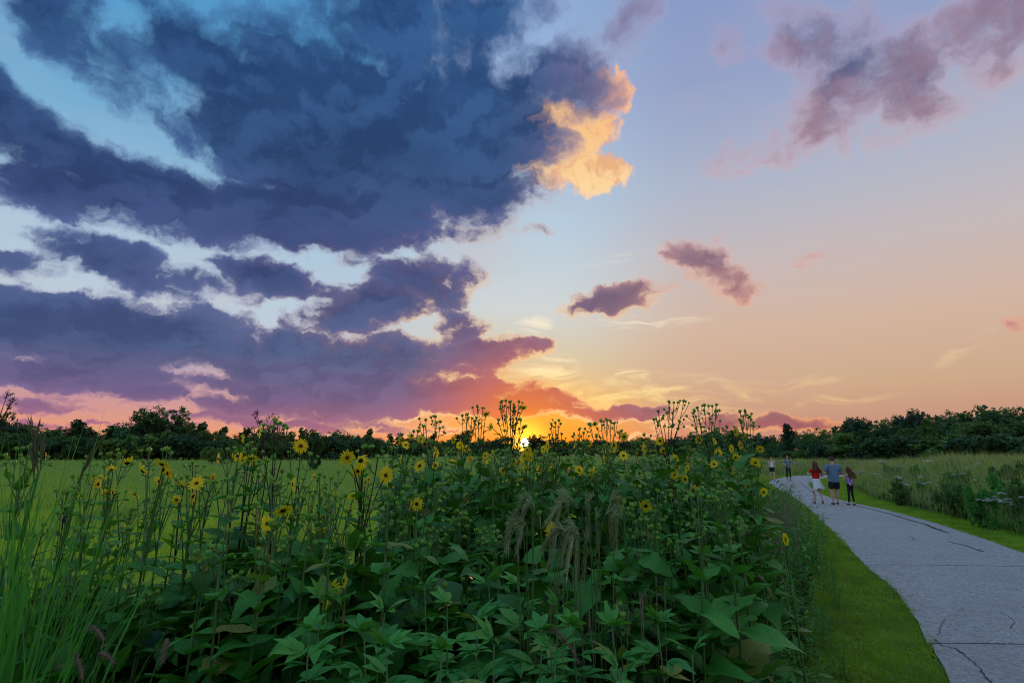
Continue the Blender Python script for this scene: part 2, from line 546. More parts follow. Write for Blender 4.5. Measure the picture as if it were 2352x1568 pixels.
M = {}
M['cup_leaf'] = leaf_mat('cup_leaf', (.036, .21, .030), (.085, .40, .050), .22, (.22, .70, .03), .45, .26, island=False, scale=26, bump=.5, veins=True)
M['bract'] = leaf_mat('bract', (.25, .56, .12), (.33, .62, .13), .30, (.5, .8, .1), .45, .4, island=False)
M['stem'] = leaf_mat('stem', (.10, .24, .055), (.12, .22, .06), .10, None, .5, .4, island=False)
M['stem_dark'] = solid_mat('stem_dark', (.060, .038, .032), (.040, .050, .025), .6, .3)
M['petal'] = leaf_mat('petal', (.92, .72, .015), (.95, .80, .03), .40, (1.0, .88, .03), .5, .2, island=True, vary=.8)
M['disc'] = solid_mat('disc', (.07, .035, .008), (.18, .10, .01), .9, .1, 220, .6)
M['disc_old'] = solid_mat('disc_old', (.035, .018, .010), (.07, .035, .012), .95, .1, 200, .6)
M['lobed_leaf'] = leaf_mat('lobed_leaf', (.045, .25, .046), (.10, .40, .060), .22, (.24, .66, .05), .5, .25, island=False, scale=30, bump=.3)
M['weed_leaf'] = leaf_mat('weed_leaf', (.055, .24, .045), (.130, .43, .070), .24, (.26, .70, .05), .5, .25, island=True)
M['under_shade_leaf'] = leaf_mat('under_shade_leaf', (.012, .050, .010), (.045, .165, .024), .10, (.14, .36, .02), .5, .2, island=True, vary=.3)  # shade low in the growth is painted in as a darker leaf colour
M['deep_shade_leaf'] = leaf_mat('deep_shade_leaf', (.020, .10, .014), (.065, .26, .034), .18, (.18, .52, .02), .45, .22, island=True, vary=.2)  # cup plant leaf with the thicket's inner shade put into its colour
M['tall_blade'] = leaf_mat('tall_blade', (.045, .24, .040), (.10, .40, .060), .40, (.22, .66, .05), .42, .35, island=True, vary=.3)
M['seed'] = leaf_mat('seed', (.24, .22, .11), (.16, .20, .09), .25, (.35, .34, .16), .7, .2, island=True, vary=.3)
M['rye'] = leaf_mat('rye', (.50, .57, .30), (.40, .48, .26), .35, (.7, .74, .4), .6, .3, island=True, vary=.3)
M['foxtail'] = leaf_mat('foxtail', (.34, .24, .20), (.26, .20, .14), .3, (.5, .38, .3), .7, .2, island=True, vary=.2)
M['dry_straw'] = leaf_mat('dry_straw', (.34, .30, .20), (.24, .22, .12), .3, (.5, .46, .30), .7, .2, island=True, vary=.3)
M['field_blade'] = leaf_mat('field_blade', (.38, .62, .040), (.55, .74, .055), .5, (.68, .88, .04), .6, .25, island=True, patch=(.5, (.17, .32, .05)), far=(.21, .40, .10))
M['field_tuft'] = leaf_mat('field_tuft', (.13, .30, .05), (.22, .40, .07), .45, (.34, .6, .06), .6, .2, island=True)
M['field_seed'] = leaf_mat('field_seed', (.34, .40, .13), (.26, .36, .10), .4, (.5, .56, .2), .7, .2, island=True)
M['lawn_blade'] = leaf_mat('lawn_blade', (.25, .48, .036), (.38, .58, .048), .42, (.5, .76, .03), .55, .3, island=True, patch=(1.7, (.14, .28, .03)))
M['meadow_blade'] = leaf_mat('meadow_blade', (.20, .38, .08), (.40, .52, .14), .45, (.56, .74, .13), .6, .25, island=True, patch=(.8, (.46, .44, .22)))
M['umbel'] = leaf_mat('umbel', (.86, .88, .84), (.76, .80, .74), .3, (.8, .8, .75), .8, .1, island=True)
M['tree_leaf_a'] = leaf_mat('tree_leaf_a', (0.0494, 0.1383, 0.0543), (0.0988, 0.2272, 0.0692), .30, (.09, .18, .03), .55, .3, island=True, vary=.7)
M['tree_leaf_b'] = leaf_mat('tree_leaf_b', (0.0952, 0.21, 0.056), (0.182, 0.336, 0.0784), .30, (.14, .22, .03), .55, .3, island=True, vary=.6)
M['tree_leaf_c'] = leaf_mat('tree_leaf_c', (0.0374, 0.103, 0.0608), (0.0702, 0.1544, 0.0749), .25, (.06, .13, .04), .55, .3, island=True, vary=.6)
M['tree_leaf_d'] = leaf_mat('tree_leaf_d', (0.0825, 0.0594, 0.0363), (0.0578, 0.0792, 0.0396), .25, (.12, .08, .04), .6, .2, island=True, vary=.4)
M['meadow_bush'] = leaf_mat('meadow_bush', (.10, .22, .06), (.20, .34, .10), .3, (.3, .5, .1), .6, .2, island=True)
M['bark'] = solid_mat('bark', (.060, .048, .038), (.030, .025, .021), .9, .1, 9, .8, .05)

# asphalt: aggregate, stains, worn middle
def asphalt_mat():
    m, N = new_mat('asphalt')
    geo = N.n('ShaderNodeNewGeometry')
    P = geo.outputs['Position']
    fine = N.noise(P, 90.0, 5.0, .75).outputs['Fac']
    vor = N.n('ShaderNodeTexVoronoi')
    N.l(P, vor.inputs['Vector'])
    vor.inputs['Scale'].default_value = 48.0
    stain = N.noise(P, .7, 5.0, .6).outputs['Fac']
    stain2 = N.noise(N.v('MULTIPLY', P, (1.0, .35, 1)), 1.8, 6.0, .65).outputs['Fac']
    c = N.mix(N.rng(fine, .3, .72), (.32, .322, .318, 1), (.60, .60, .585, 1))
    c = N.mix(N.rng(vor.outputs['Color'], .55, .95, 0, .55), c, (.72, .72, .71, 1))
    c = N.mix(N.rng(vor.outputs['Distance'], .0, .25, .35, 0), c, (.06, .06, .068, 1))
    mott = N.noise(P, 9.0, 5.0, .7).outputs['Fac']
    c = N.mix(N.rng(mott, .38, .66, 0, .5), c, (.27, .272, .27, 1))
    mott2 = N.noise(P, 26.0, 4.0, .7).outputs['Fac']
    c = N.mix(N.rng(mott2, .44, .62, 0, .7), c, (.20, .20, .20, 1))
    c = N.mix(N.rng(stain, .42, .72, 0, .45), c, (.30, .30, .30, 1))
    c = N.mix(N.rng(stain2, .52, .75, 0, .5), c, (.26, .26, .26, 1))
    p = N.n('ShaderNodeBsdfPrincipled')
    N.l(c, p.inputs['Base Color'])
    p.inputs['Roughness'].default_value = .75
    p.inputs['Specular IOR Level'].default_value = .4
    bp = N.n('ShaderNodeBump')
    bp.inputs['Strength'].default_value = .9
    bp.inputs['Distance'].default_value = .010
    N.l(N.m('ADD', fine, vor.outputs['Distance']), bp.inputs['Height'])
    N.l(bp.outputs[0], p.inputs['Normal'])
    out = N.n('ShaderNodeOutputMaterial')
    N.l(p.outputs[0], out.inputs[0])
    return m
M['asphalt'] = asphalt_mat()
M['tar'] = solid_mat('tar', (.020, .019, .020), (.035, .032, .030), .7, .3, 30)
M['hairline'] = solid_mat('hairline', (.10, .10, .10), (.06, .06, .06), .8, .2, 30)
M['moss'] = leaf_mat('moss', (.05, .08, .02), (.09, .12, .03), .2, None, .8, .1, island=True)

def ground_mat():
    m, N = new_mat('ground')
    geo = N.n('ShaderNodeNewGeometry')
    P = geo.outputs['Position']
    a = N.noise(P, 3.0, 6.0, .65).outputs['Fac']
    b = N.noise(P, .09, 4.0, .55).outputs['Fac']
    s = N.noise(N.v('MULTIPLY', P, (1, .5, 1)), 30.0, 3.0, .7).outputs['Fac']
    c = N.mix(N.rng(a, .3, .7), (.13, .25, .03, 1), (.22, .36, .045, 1))
    c = N.mix(N.rng(b, .4, .65, 0, .6), c, (.19, .28, .05, 1))
    c = N.mix(N.rng(s, .35, .65, 0, .6), c, (.08, .17, .025, 1))
    p = N.n('ShaderNodeBsdfPrincipled')
    N.l(c, p.inputs['Base Color'])
    p.inputs['Roughness'].default_value = .9
    p.inputs['Specular IOR Level'].default_value = .15
    bp = N.n('ShaderNodeBump')
    bp.inputs['Strength'].default_value = .8
    bp.inputs['Distance'].default_value = .08
    N.l(s, bp.inputs['Height'])
    N.l(bp.outputs[0], p.inputs['Normal'])
    out = N.n('ShaderNodeOutputMaterial')
    N.l(p.outputs[0], out.inputs[0])
    return m
M['ground'] = ground_mat()

# ------------------------------------------------------------------ leaf shapes
def leaf_mesh(name, L, W, mat, prof, fold=.25, droop=.35, n=7, teeth=0.0, wave=0.0, seed=0, petiole=0.0):
    """blade along +Y from the origin, upper face +Z; prof(t) is the half width, 0..1"""
    r = random.Random(seed)
    V, F = [], []
    for i in range(n + 1):
        t = i / n
        hw = W * .5 * prof(t)
        y = L * t
        z = -droop * L * t * t
        wv = wave * W * math.sin(t * 9 + seed)
        th = 1 + (teeth * (1 if i % 2 else -1) if 0 < i < n else 0)
        V += [Vector((-hw * th, y - hw * .15, z + fold * hw + wv)), Vector((0, y, z)), Vector((hw * th, y - hw * .15, z + fold * hw - wv))]
    for i in range(n):
        a = i * 3
        F += [(a, a + 1, a + 4, a + 3), (a + 1, a + 2, a + 5, a + 4)]
    return py_mesh(name, V, F, mat)

def ovate(t):                                   # broad base clasping the stem, pointed tip
    return (.55 + .45 * math.sin(min(1, t / .34) * math.pi / 2)) * (1 - max(0, (t - .34) / .66) ** 1.5) if t > 0 else .50

def lance(t):
    return max(0.02, math.sin(math.pi * min(1, .04 + .96 * t) ** .75))

CUP = [leaf_mesh('cup_leaf_blade', 1.0, w, M['cup_leaf'], ovate, f, d, 8, .08, wv, k)
       for k, (w, f, d, wv) in enumerate([(.58, .30, .25, .05), (.66, .18, .42, .07), (.54, .42, .12, .04), (.62, .25, .60, .08), (.60, .36, -.10, .05), (.50, .5, .35, .06)])]

def lobed_leaf(name, lobes, seed):
    """palmately cut leaf: lance lobes fanned from one point"""
    r = random.Random(seed)
    mb = MB()
    for (ang, L) in lobes:
        W = L * r.uniform(.34, .46)
        n = 5
        V, F = [], []
        for i in range(n + 1):
            t = i / n
            hw = W * .5 * max(.12 if i < n else 0.01, math.sin(math.pi * (.10 + .88 * t) ** .9))
            z = -.22 * L * t * t
            V += [Vector((-hw, L * t, z + hw * .3)), Vector((0, L * t, z)), Vector((hw, L * t, z + hw * .3))]
        for i in range(n):
            a = i * 3
            F += [(a, a + 1, a + 4, a + 3), (a + 1, a + 2, a + 5, a + 4)]
        rot = Matrix.Rotation(R(ang), 3, 'Z')
        V = [rot @ v + Vector((0, .28, 0)) for v in V]
        mb.add(V, F)
    mb.tube([(0, 0, 0), (0, .14, .012), (0, .29, 0)], .011, 4)
    return mb.mesh(name, M['lobed_leaf'])
LOBED = [lobed_leaf('lobed_leaf_blade', [(0, .8), (46, .66), (-44, .68), (88, .42), (-90, .40)], 1),
         lobed_leaf('lobed_leaf_blade', [(4, .85), (52, .62), (-48, .6)], 2),
         lobed_leaf('lobed_leaf_blade', [(-3, .75), (38, .7), (-40, .66), (75, .5), (-78, .52)], 3)]

# ------------------------------------------------------------------ flower heads
def petals(name, n, L, W, droop, seed, ragged=.1):
    r = random.Random(seed)
    mb = MB()
    for k in range(n):
        a = 2 * math.pi * k / n + r.uniform(-.09, .09)
        l = L * r.uniform(1 - ragged * 1.6, 1.05)
        w = W * r.uniform(.85, 1.1)
        d = droop * r.uniform(.5, 1.5)
        tw = r.uniform(-.25, .25)
        V, F = [], []
        for i, t in enumerate((0, .35, .75, 1.0)):
            hw = w * (.35, .95, .9, .25)[i] * .5
            y = .16 * L + l * t
            z = .10 * L - d * L * t * t + (.12 * L * t)
            V += [Vector((-hw, y, z - hw * tw)), Vector((hw, y, z + hw * tw))]
        for i in range(3):
            F.append((2 * i, 2 * i + 1, 2 * i + 3, 2 * i + 2))
        rot = Matrix.Rotation(a, 3, 'Z')
        mb.add([rot @ v for v in V], F)
    return mb.mesh(name, M['petal'], False)
FLOWER = [petals('flower_rays', 21, 1.0, .26, .10, 1), petals('flower_rays', 18, 1.0, .28, .22, 2), petals('flower_rays', 23, .98, .23, .05, 3, .16),
          petals('flower_rays', 15, .9, .26, .55, 4, .22), petals('flower_rays', 19, 1.0, .25, .30, 5)]

def dome_mesh(name, r, h, mat, rings=4, n=10):
    V, F = [Vector((0, 0, h))], []
    for i in range(1, rings + 1):
        a = math.pi / 2 * i / rings
        for k in range(n):
            b = 2 * math.pi * k / n + i * .3
            rr = r * math.sin(a) * (1 + .06 * ((k + i) % 2))
            V.append(Vector((rr * math.cos(b), rr * math.sin(b), h * math.cos(a))))
    for k in range(n):
        F.append((0, 1 + k, 1 + (k + 1) % n))
    for i in range(rings - 1):
        for k in range(n):
            a, b = 1 + i * n + k, 1 + i * n + (k + 1) % n
            F.append((a, a + n, b + n, b))
    return py_mesh(name, V, F, mat)
DISC = [dome_mesh('flower_disc_dome', .27, .16, M['disc']), dome_mesh('flower_disc_dome', .30, .20, M['disc_old'])]

def bracts(name, seed, open_=.5):
    """green cup of broad pointed bracts under a head; closed it is a bud. opens along +Z"""
    r = random.Random(seed)
    mb = MB()
    for ring, (n, rr, h) in enumerate(((6, .42, .62), (5, .34, .82))):
        for k in range(n):
            a = 2 * math.pi * k / n + ring * .5 + r.uniform(-.1, .1)
            o = rr * (.8 + open_ * r.uniform(.5, 1.0))
            w = .30
            V = [Vector((-w * .5, .16, -.12)), Vector((w * .5, .16, -.12)), Vector((-w * .75, rr, h * .35)), Vector((w * .75, rr, h * .35)), Vector((0, o, h))]
            rot = Matrix.Rotation(a, 3, 'Z')
            mb.add([rot @ v for v in V], [(0, 1, 3, 2), (2, 3, 4)])
    mb.tube([(0, 0, -.3), (0, 0, -.1), (0, 0, .15), (0, 0, .5)], [.07, .17, .34, .16], 7)
    return mb.mesh(name, M['bract'])
BUD = [bracts('bud_cup', 1, .1), bracts('bud_cup', 2, .5), bracts('bud_cup', 3, .9)]

# ------------------------------------------------------------------ the lie of the land
LE = np.array([(1.2, .4), (2.7, 3.0), (3.95, 5.61), (4.58, 6.78), (5.16, 7.9), (5.79, 9.21), (6.4, 10.88), (7.35, 13.1), (9.03, 17.2), (10.8, 21.5), (12.8, 26.85),
               (14.9, 33), (16.9, 38.5), (19.6, 43.3), (23.3, 48.2), (28.8, 50.9), (36, 52.3), (70, 55)])
RE = np.array([(4.8, -1.0), (6.2, 1.8), (7.3, 4.4), (8.1, 6.3), (8.9, 8.2), (9.55, 9.9), (10.45, 12.2), (12.08, 16.7), (13.2, 20.8), (13.75, 24), (14.6, 27.4),
               (17, 33.3), (19.2, 37.8), (22.6, 43), (25.3, 46.2), (29.2, 48.4), (37, 49.8), (70, 52.5)])

def smooth_curve(pts, k=8):
    out = []
    P = [pts[0] * 2 - pts[1]] + list(pts) + [pts[-1] * 2 - pts[-2]]
    for i in range(1, len(P) - 2):
        for j in range(k):
            t = j / k
            a, b, c, d = P[i - 1], P[i], P[i + 1], P[i + 2]
            out.append(.5 * ((2 * b) + (c - a) * t + (2 * a - 5 * b + 4 * c - d) * t * t + (3 * b - a - 3 * c + d) * t ** 3))
    out.append(P[-2])
    return np.array(out)
LEs, REs = smooth_curve(LE), smooth_curve(RE)
def XL(y): return np.interp(y, LEs[:, 1], LEs[:, 0])
def XR(y): return np.interp(y, REs[:, 1], REs[:, 0])
def lawn_r(y): return np.interp(y, [0, 20, 25, 28, 41, 46, 60], [1.15, 1.25, 1.7, 2.2, 2.8, 3.2, 3.4])
def bed_r(y):  return np.interp(y, [0, 2.5, 5.6, 8, 10.9, 15.4, 22, 29.6, 36], [.9, 1.45, 2.65, 3.95, 5.45, 7.7, 10.3, 12.8, 15.0])
def bed_far(x): return np.interp(x, [-12, -3, -1.2, 0, 2, 4, 7, 12], [4.0, 4.2, 5.2, 7.0, 10.0, 13, 17, 27])

def sstep(a, b, v):
    t = np.clip((v - a) / (b - a), 0, 1)
    return t * t * (3 - 2 * t)

def terrain(x, y):
    x, y = np.asarray(x, float), np.asarray(y, float)
    d = x - XR(y) - lawn_r(y)
    rise = .65 * sstep(0.2, 7.0, d) * sstep(64, 46, y)
    roll = .05 * np.sin(x * .31 + 1) * np.sin(y * .23) * sstep(3, 12, np.abs(x - XL(y))) * sstep(200, 60, np.hypot(x, y))
    return rise + roll * (y > 4)

def gz(x, y): return float(terrain(x, y))

def make_ground():
    def axis(lo, hi, near_lo, near_hi, step):
        a = list(np.arange(near_lo, near_hi + step, step))
        v, s = near_hi, step
        while v < hi:
            s *= 1.22; v += s; a.append(min(v, hi))
        v, s = near_lo, step
        while v > lo:
            s *= 1.22; v -= s; a.insert(0, max(v, lo))
        return np.array(a)
    xs = axis(-2600, 2600, -24, 44, .8)
    ys = axis(-900, 3600, -6, 66, .8)
    X, Y = np.meshgrid(xs, ys)
    Z = terrain(X, Y) - .03
    nx, ny = len(xs), len(ys)
    V = np.stack([X, Y, Z], -1).reshape(-1, 3)
    i = np.arange(ny - 1)[:, None] * nx + np.arange(nx - 1)[None, :]
    F = np.stack([i, i + 1, i + nx + 1, i + nx], -1).reshape(-1, 4)
    kind(obj('ground', np_mesh('ground', V, F, M['ground'], True)), 'structure')
make_ground()

# ------------------------------------------------------------------ path: worn asphalt in slabs, open joints, tarred cracks
def make_path():
    base_ys = np.arange(-1.0, 53.6, .5)
    V, F = [], []
    for y in base_ys:
        V += [(XL(y) + .05, y, -.012), (XR(y) - .05, y, -.012)]
    for i in range(len(base_ys) - 1):
        F.append((2 * i, 2 * i + 1, 2 * i + 3, 2 * i + 2))
    path = kind(obj('path', py_mesh('path_bed', V, F, M['tar'], False)), 'structure')
    joints = [-1.0, 2.9, 6.65, 10.95, 19.1, 27.5, 35.5, 43.0, 53.3]
    r = random.Random(3)
    for k in range(len(joints) - 1):
        y0, y1 = joints[k] + .02, joints[k + 1] - .02
        ys = np.linspace(y0, y1, max(5, int((y1 - y0) / .25)))
        top, n = [], 9
        V, F = [], []
        for y in ys:
            yr = y - (.28 if y < 30 else 0)
            lx, rx = float(XL(y)) + r.uniform(-.03, .03), float(XR(yr)) + r.uniform(-.03, .03)
            for j in range(n):
                t = j / (n - 1)
                yy = y * (1 - t) + yr * t
                crown = .020 * (1 - (2 * t - 1) ** 2)
                V.append((lx * (1 - t) + rx * t, yy, .012 + crown + r.uniform(-.002, .002)))
        m = len(ys)
        for i in range(m - 1):
            for j in range(n - 1):
                a = i * n + j
                F.append((a, a + 1, a + n + 1, a + n))
        # sides down to the bed
        ring = [j for j in range(n)] + [i * n + n - 1 for i in range(1, m)] + [(m - 1) * n + j for j in range(n - 2, -1, -1)] + [i * n for i in range(m - 2, 0, -1)]
        b = len(V)
        V += [(V[q][0], V[q][1], -.03) for q in ring]
        L = len(ring)
        F += [(ring[q], b + q, b + (q + 1) % L, ring[(q + 1) % L]) for q in range(L)]
        obj('slab', py_mesh('path_slab', V, F, M['asphalt'], False), path)
    # cracks that wander along the slabs
    def crack(pts, w, seed):
        rr = random.Random(seed)
        V, F = [], []
        P = []
        for a, b in zip(pts[:-1], pts[1:]):
            for j in range(8):
                t = j / 8
                P.append(Vector((a[0] * (1 - t) + b[0] * t, a[1] * (1 - t) + b[1] * t, 0)))
        P.append(Vector((pts[-1][0], pts[-1][1], 0)))
        for i, p in enumerate(P):
            d = (P[min(i + 1, len(P) - 1)] - P[max(0, i - 1)]).normalized()
            nrm = Vector((-d.y, d.x, 0))
            off = rr.uniform(-.012, .012)
            ww = w * rr.uniform(.35, 1.2) * (0.35 if i in (0, len(P) - 1) else 1)
            t = (p.x - XL(p.y)) / (XR(p.y) - XL(p.y))
            z = .012 + .020 * (1 - (2 * t - 1) ** 2) + .005
            q = p + nrm * off
            V += [(q.x - nrm.x * ww, q.y - nrm.y * ww, z), (q.x + nrm.x * ww, q.y + nrm.y * ww, z)]
        for i in range(len(P) - 1):
            F.append((2 * i, 2 * i + 1, 2 * i + 3, 2 * i + 2))
        obj('crack', py_mesh('path_crack', V, F, M['tar' if w > .015 else 'hairline'], False), path)
    g = lambda L: [(ground(*p).x, ground(*p).y) for p in L]
    crack(g([(1930, 1154), (1985, 1166), (2040, 1180), (2090, 1196), (2128, 1206), (2150, 1217)]), .045, 1)
    crack(g([(2128, 1207), (2160, 1219), (2180, 1226)]), .05, 2)
    crack(g([(2178, 1246), (2220, 1256), (2260, 1270)]), .022, 3)
    crack(g([(2090, 1232), (2102, 1243)]), .012, 4)
    crack(g([(2145, 1470), (2164, 1485), (2198, 1494), (2230, 1518), (2262, 1552), (2290, 1590)]), .009, 5)
    crack(g([(2155, 1462), (2162, 1440), (2172, 1424)]), .004, 6)
    crack(g([(2192, 1413), (2215, 1400)]), .003, 7)
    crack(g([(2300, 1410), (2335, 1433), (2320, 1450)]), .004, 8)
    crack(g([(1840, 1110), (1862, 1128), (1878, 1140)]), .03, 9)
    crack(g([(1850, 1103), (1880, 1112), (1886, 1124)]), .03, 10)
    crack(g([(2010, 1385), (2060, 1372), (2100, 1370)]), .006, 11)
    # grass that has seeded itself in the nearest joints
    rr = np.random.default_rng(5)
    n = 420
    yy = np.where(rr.random(n) < .75, 6.65, 10.95)
    t = rr.random(n) ** 1.4 * .55
    x = XL(yy) + (XR(yy) - XL(yy)) * t
    keep = np.sin(x * 9) + np.sin(x * 3.7) > .3
    x, y2, t = x[keep], yy[keep] - .28 * t[keep] + rr.normal(0, .012, keep.sum()), t[keep]
    V, F = blades(np.stack([x, y2, np.zeros_like(x)], 1), rr.uniform(.02, .055, len(x)), .004, rr, .5)
    kind(obj('joint_grass', np_mesh('joint_grass', V, F, M['moss']), path), 'stuff')

def blades(P, h, w, r, lean=.4, flat=None):
    """curved grass blades, five corners each, rooted at P"""
    n = len(P)
    h = np.broadcast_to(h, (n,)); w = np.broadcast_to(w, (n,))
    a = r.random(n) * 2 * np.pi
    b = a + r.normal(np.pi / 2, .5, n)
    ln = np.abs(r.normal(0, lean, n))
    dx, dy = np.cos(a) * ln, np.sin(a) * ln
    sx, sy = np.cos(b) * w * .5, np.sin(b) * w * .5
    V = np.zeros((n, 5, 3))
    for k, (t, ws) in enumerate(((0, 1), (0, -1), (.55, .85), (.55, -.85), (1, 0))):
        V[:, k, 0] = P[:, 0] + dx * h * t * t + sx * ws
        V[:, k, 1] = P[:, 1] + dy * h * t * t + sy * ws
        V[:, k, 2] = P[:, 2] + h * (t - .30 * np.minimum(ln, 1.5) * t * t)
    i = np.arange(n)[:, None] * 5
    F = np.concatenate([i + [0, 1, 3], i + [0, 3, 2], i + [2, 3, 4]], 0)
    return V.reshape(-1, 3), F
make_path()

# ------------------------------------------------------------------ grass
def on_ground(x, y, dz=-.02):
    return np.stack([x, y, terrain(x, y) + dz], 1)

def stuff(name, V, F, mat, label):
    o = obj(name, np_mesh(name, V, F, mat))
    kind(o, 'stuff', label)
    o['category'] = 'grass'
    return o

def make_lawn():
    r = np.random.default_rng(21)
    # verge between the flower bed and the path
    n = 130000
    y = 2.6 + (r.random(n) ** 1.9) * 46
    lo, hi = np.where(y < 22, bed_r(y) - .35, XL(y) - 2.8), XL(y) + (.04 + .09 * np.maximum(0, np.sin(y * 3.1) * np.sin(y * 7.7))) * r.random(n)
    x = lo + (hi - lo) * r.random(n)
    V, F = blades(on_ground(x, y), r.uniform(.03, .075, n) * (.7 + .6 * (.5 + .5 * np.sin(x * 5.1 + 2 * np.sin(y * 3.3)) * np.sin(y * 4.3))) * (1 + .9 * (r.random(n) < .06)), np.interp(y, [3, 25], [.0045, .012]), r, .7)
    # broad leaves of clover and plantain between the blades
    m = 9000
    yc = 2.8 + (r.random(m) ** 1.6) * 18
    xc = bed_r(yc) - .2 + (XL(yc) + .03 - bed_r(yc) + .2) * r.random(m)
    ok = np.sin(xc * 3.7 + np.sin(yc * 2.1)) * np.sin(yc * 2.9) > .0
    V2, F2 = blades(on_ground(xc[ok], yc[ok], 0), r.uniform(.03, .07, ok.sum()), r.uniform(.012, .028, ok.sum()), r, 1.6)
    F = np.concatenate([F, F2 + len(V)])
    V = np.concatenate([V, V2])
    stuff('mown_grass', V, F, M['lawn_blade'], 'mown green grass verge between the flower bed and the path')
    # verge on the far side
    n = 90000
    y = 3 + (r.random(n) ** 1.3) * 47
    x = XR(y) - .06 + (lawn_r(y) + .3) * r.random(n)
    V, F = blades(on_ground(x, y), r.uniform(.03, .08, n), np.interp(y, [3, 45], [.005, .02]), r, .7)
    stuff('mown_grass', V, F, M['lawn_blade'], 'mown green grass strip between the path and the meadow')

def make_field():
    r = np.random.default_rng(22)
    n = 420000
    z = 1 / (1 / 150.0 + (1 / 4.2 - 1 / 150.0) * r.random(n) ** 1.15)
    x = z * (r.random(n) * 1.95 - 1.02)
    keep = (z > bed_far(x) - .6) & (x < np.where(z < 54, XL(z) - np.interp(z, [5, 20, 30], [1.0, 1.2, 2.6]), 200))
    x, z = x[keep], z[keep]
    n = len(x)
    tall = .5 + .5 * np.sin(x * .21 + 2 * np.sin(z * .13)) * np.sin(z * .11)
    h = r.uniform(.22, .52, n) * (.45 + .6 * tall + .5 * (np.sin(x * .83 + 1.7 * np.sin(z * .5)) * np.sin(z * .71 + x * .4) > .2)) * np.interp(z, [4, 20, 90], [.8, 1.0, 1.25])
    V, F = blades(on_ground(x, z), h, np.interp(z, [4, 15, 60, 150], [.005, .009, .026, .065]), r, .6)
    stuff('field_grass', V, F, M['field_blade'], 'open field of fine yellow green grass before the treeline')
    # seed stems and taller tufts scattered through it
    m = 42000
    z = 1 / (1 / 130.0 + (1 / 5.0 - 1 / 130.0) * r.random(m) ** 1.1)
    x = z * (r.random(m) * 1.95 - 1.02)
    tuft = np.sin(x * .55 + 3 * np.sin(z * .21)) * np.sin(z * .37 + x * .2) + r.normal(0, .35, m)
    keep = (z > bed_far(x) - .2) & (x < np.where(z < 54, XL(z) - np.interp(z, [5, 20, 30], [1.2, 1.6, 3.0]), 200)) & (tuft > .25)
    x, z = x[keep], z[keep]
    V, F = blades(on_ground(x, z), r.uniform(.45, .80, len(x)), np.interp(z, [4, 15, 60, 150], [.003, .006, .02, .05]), r, .25)
    stuff('field_straw', V, F, M['field_seed'], 'pale seeding stems scattered through the open field')
    # ranker, darker tufts
    m = 60000
    z = 1 / (1 / 120.0 + (1 / 5.0 - 1 / 120.0) * r.random(m) ** 1.1)
    x = z * (r.random(m) * 1.95 - 1.02)
    tuft = np.sin(x * 1.1 + 2 * np.sin(z * .43)) * np.sin(z * .8 + 2 * np.sin(x * .5)) + .6 * np.sin(x * .23 + 1) * np.sin(z * .19)
    keep = (z > bed_far(x) - .2) & (x < np.where(z < 54, XL(z) - np.interp(z, [5, 20, 30], [1.2, 1.6, 3.0]), 200)) & (tuft > .45 + r.normal(0, .12, m))
    x, z = x[keep], z[keep]
    V, F = blades(on_ground(x, z), r.uniform(.35, .75, len(x)), np.interp(z, [4, 15, 60, 150], [.006, .011, .03, .07]), r, .55)
    stuff('field_tufts', V, F, M['field_tuft'], 'darker rank tufts scattered through the open field')

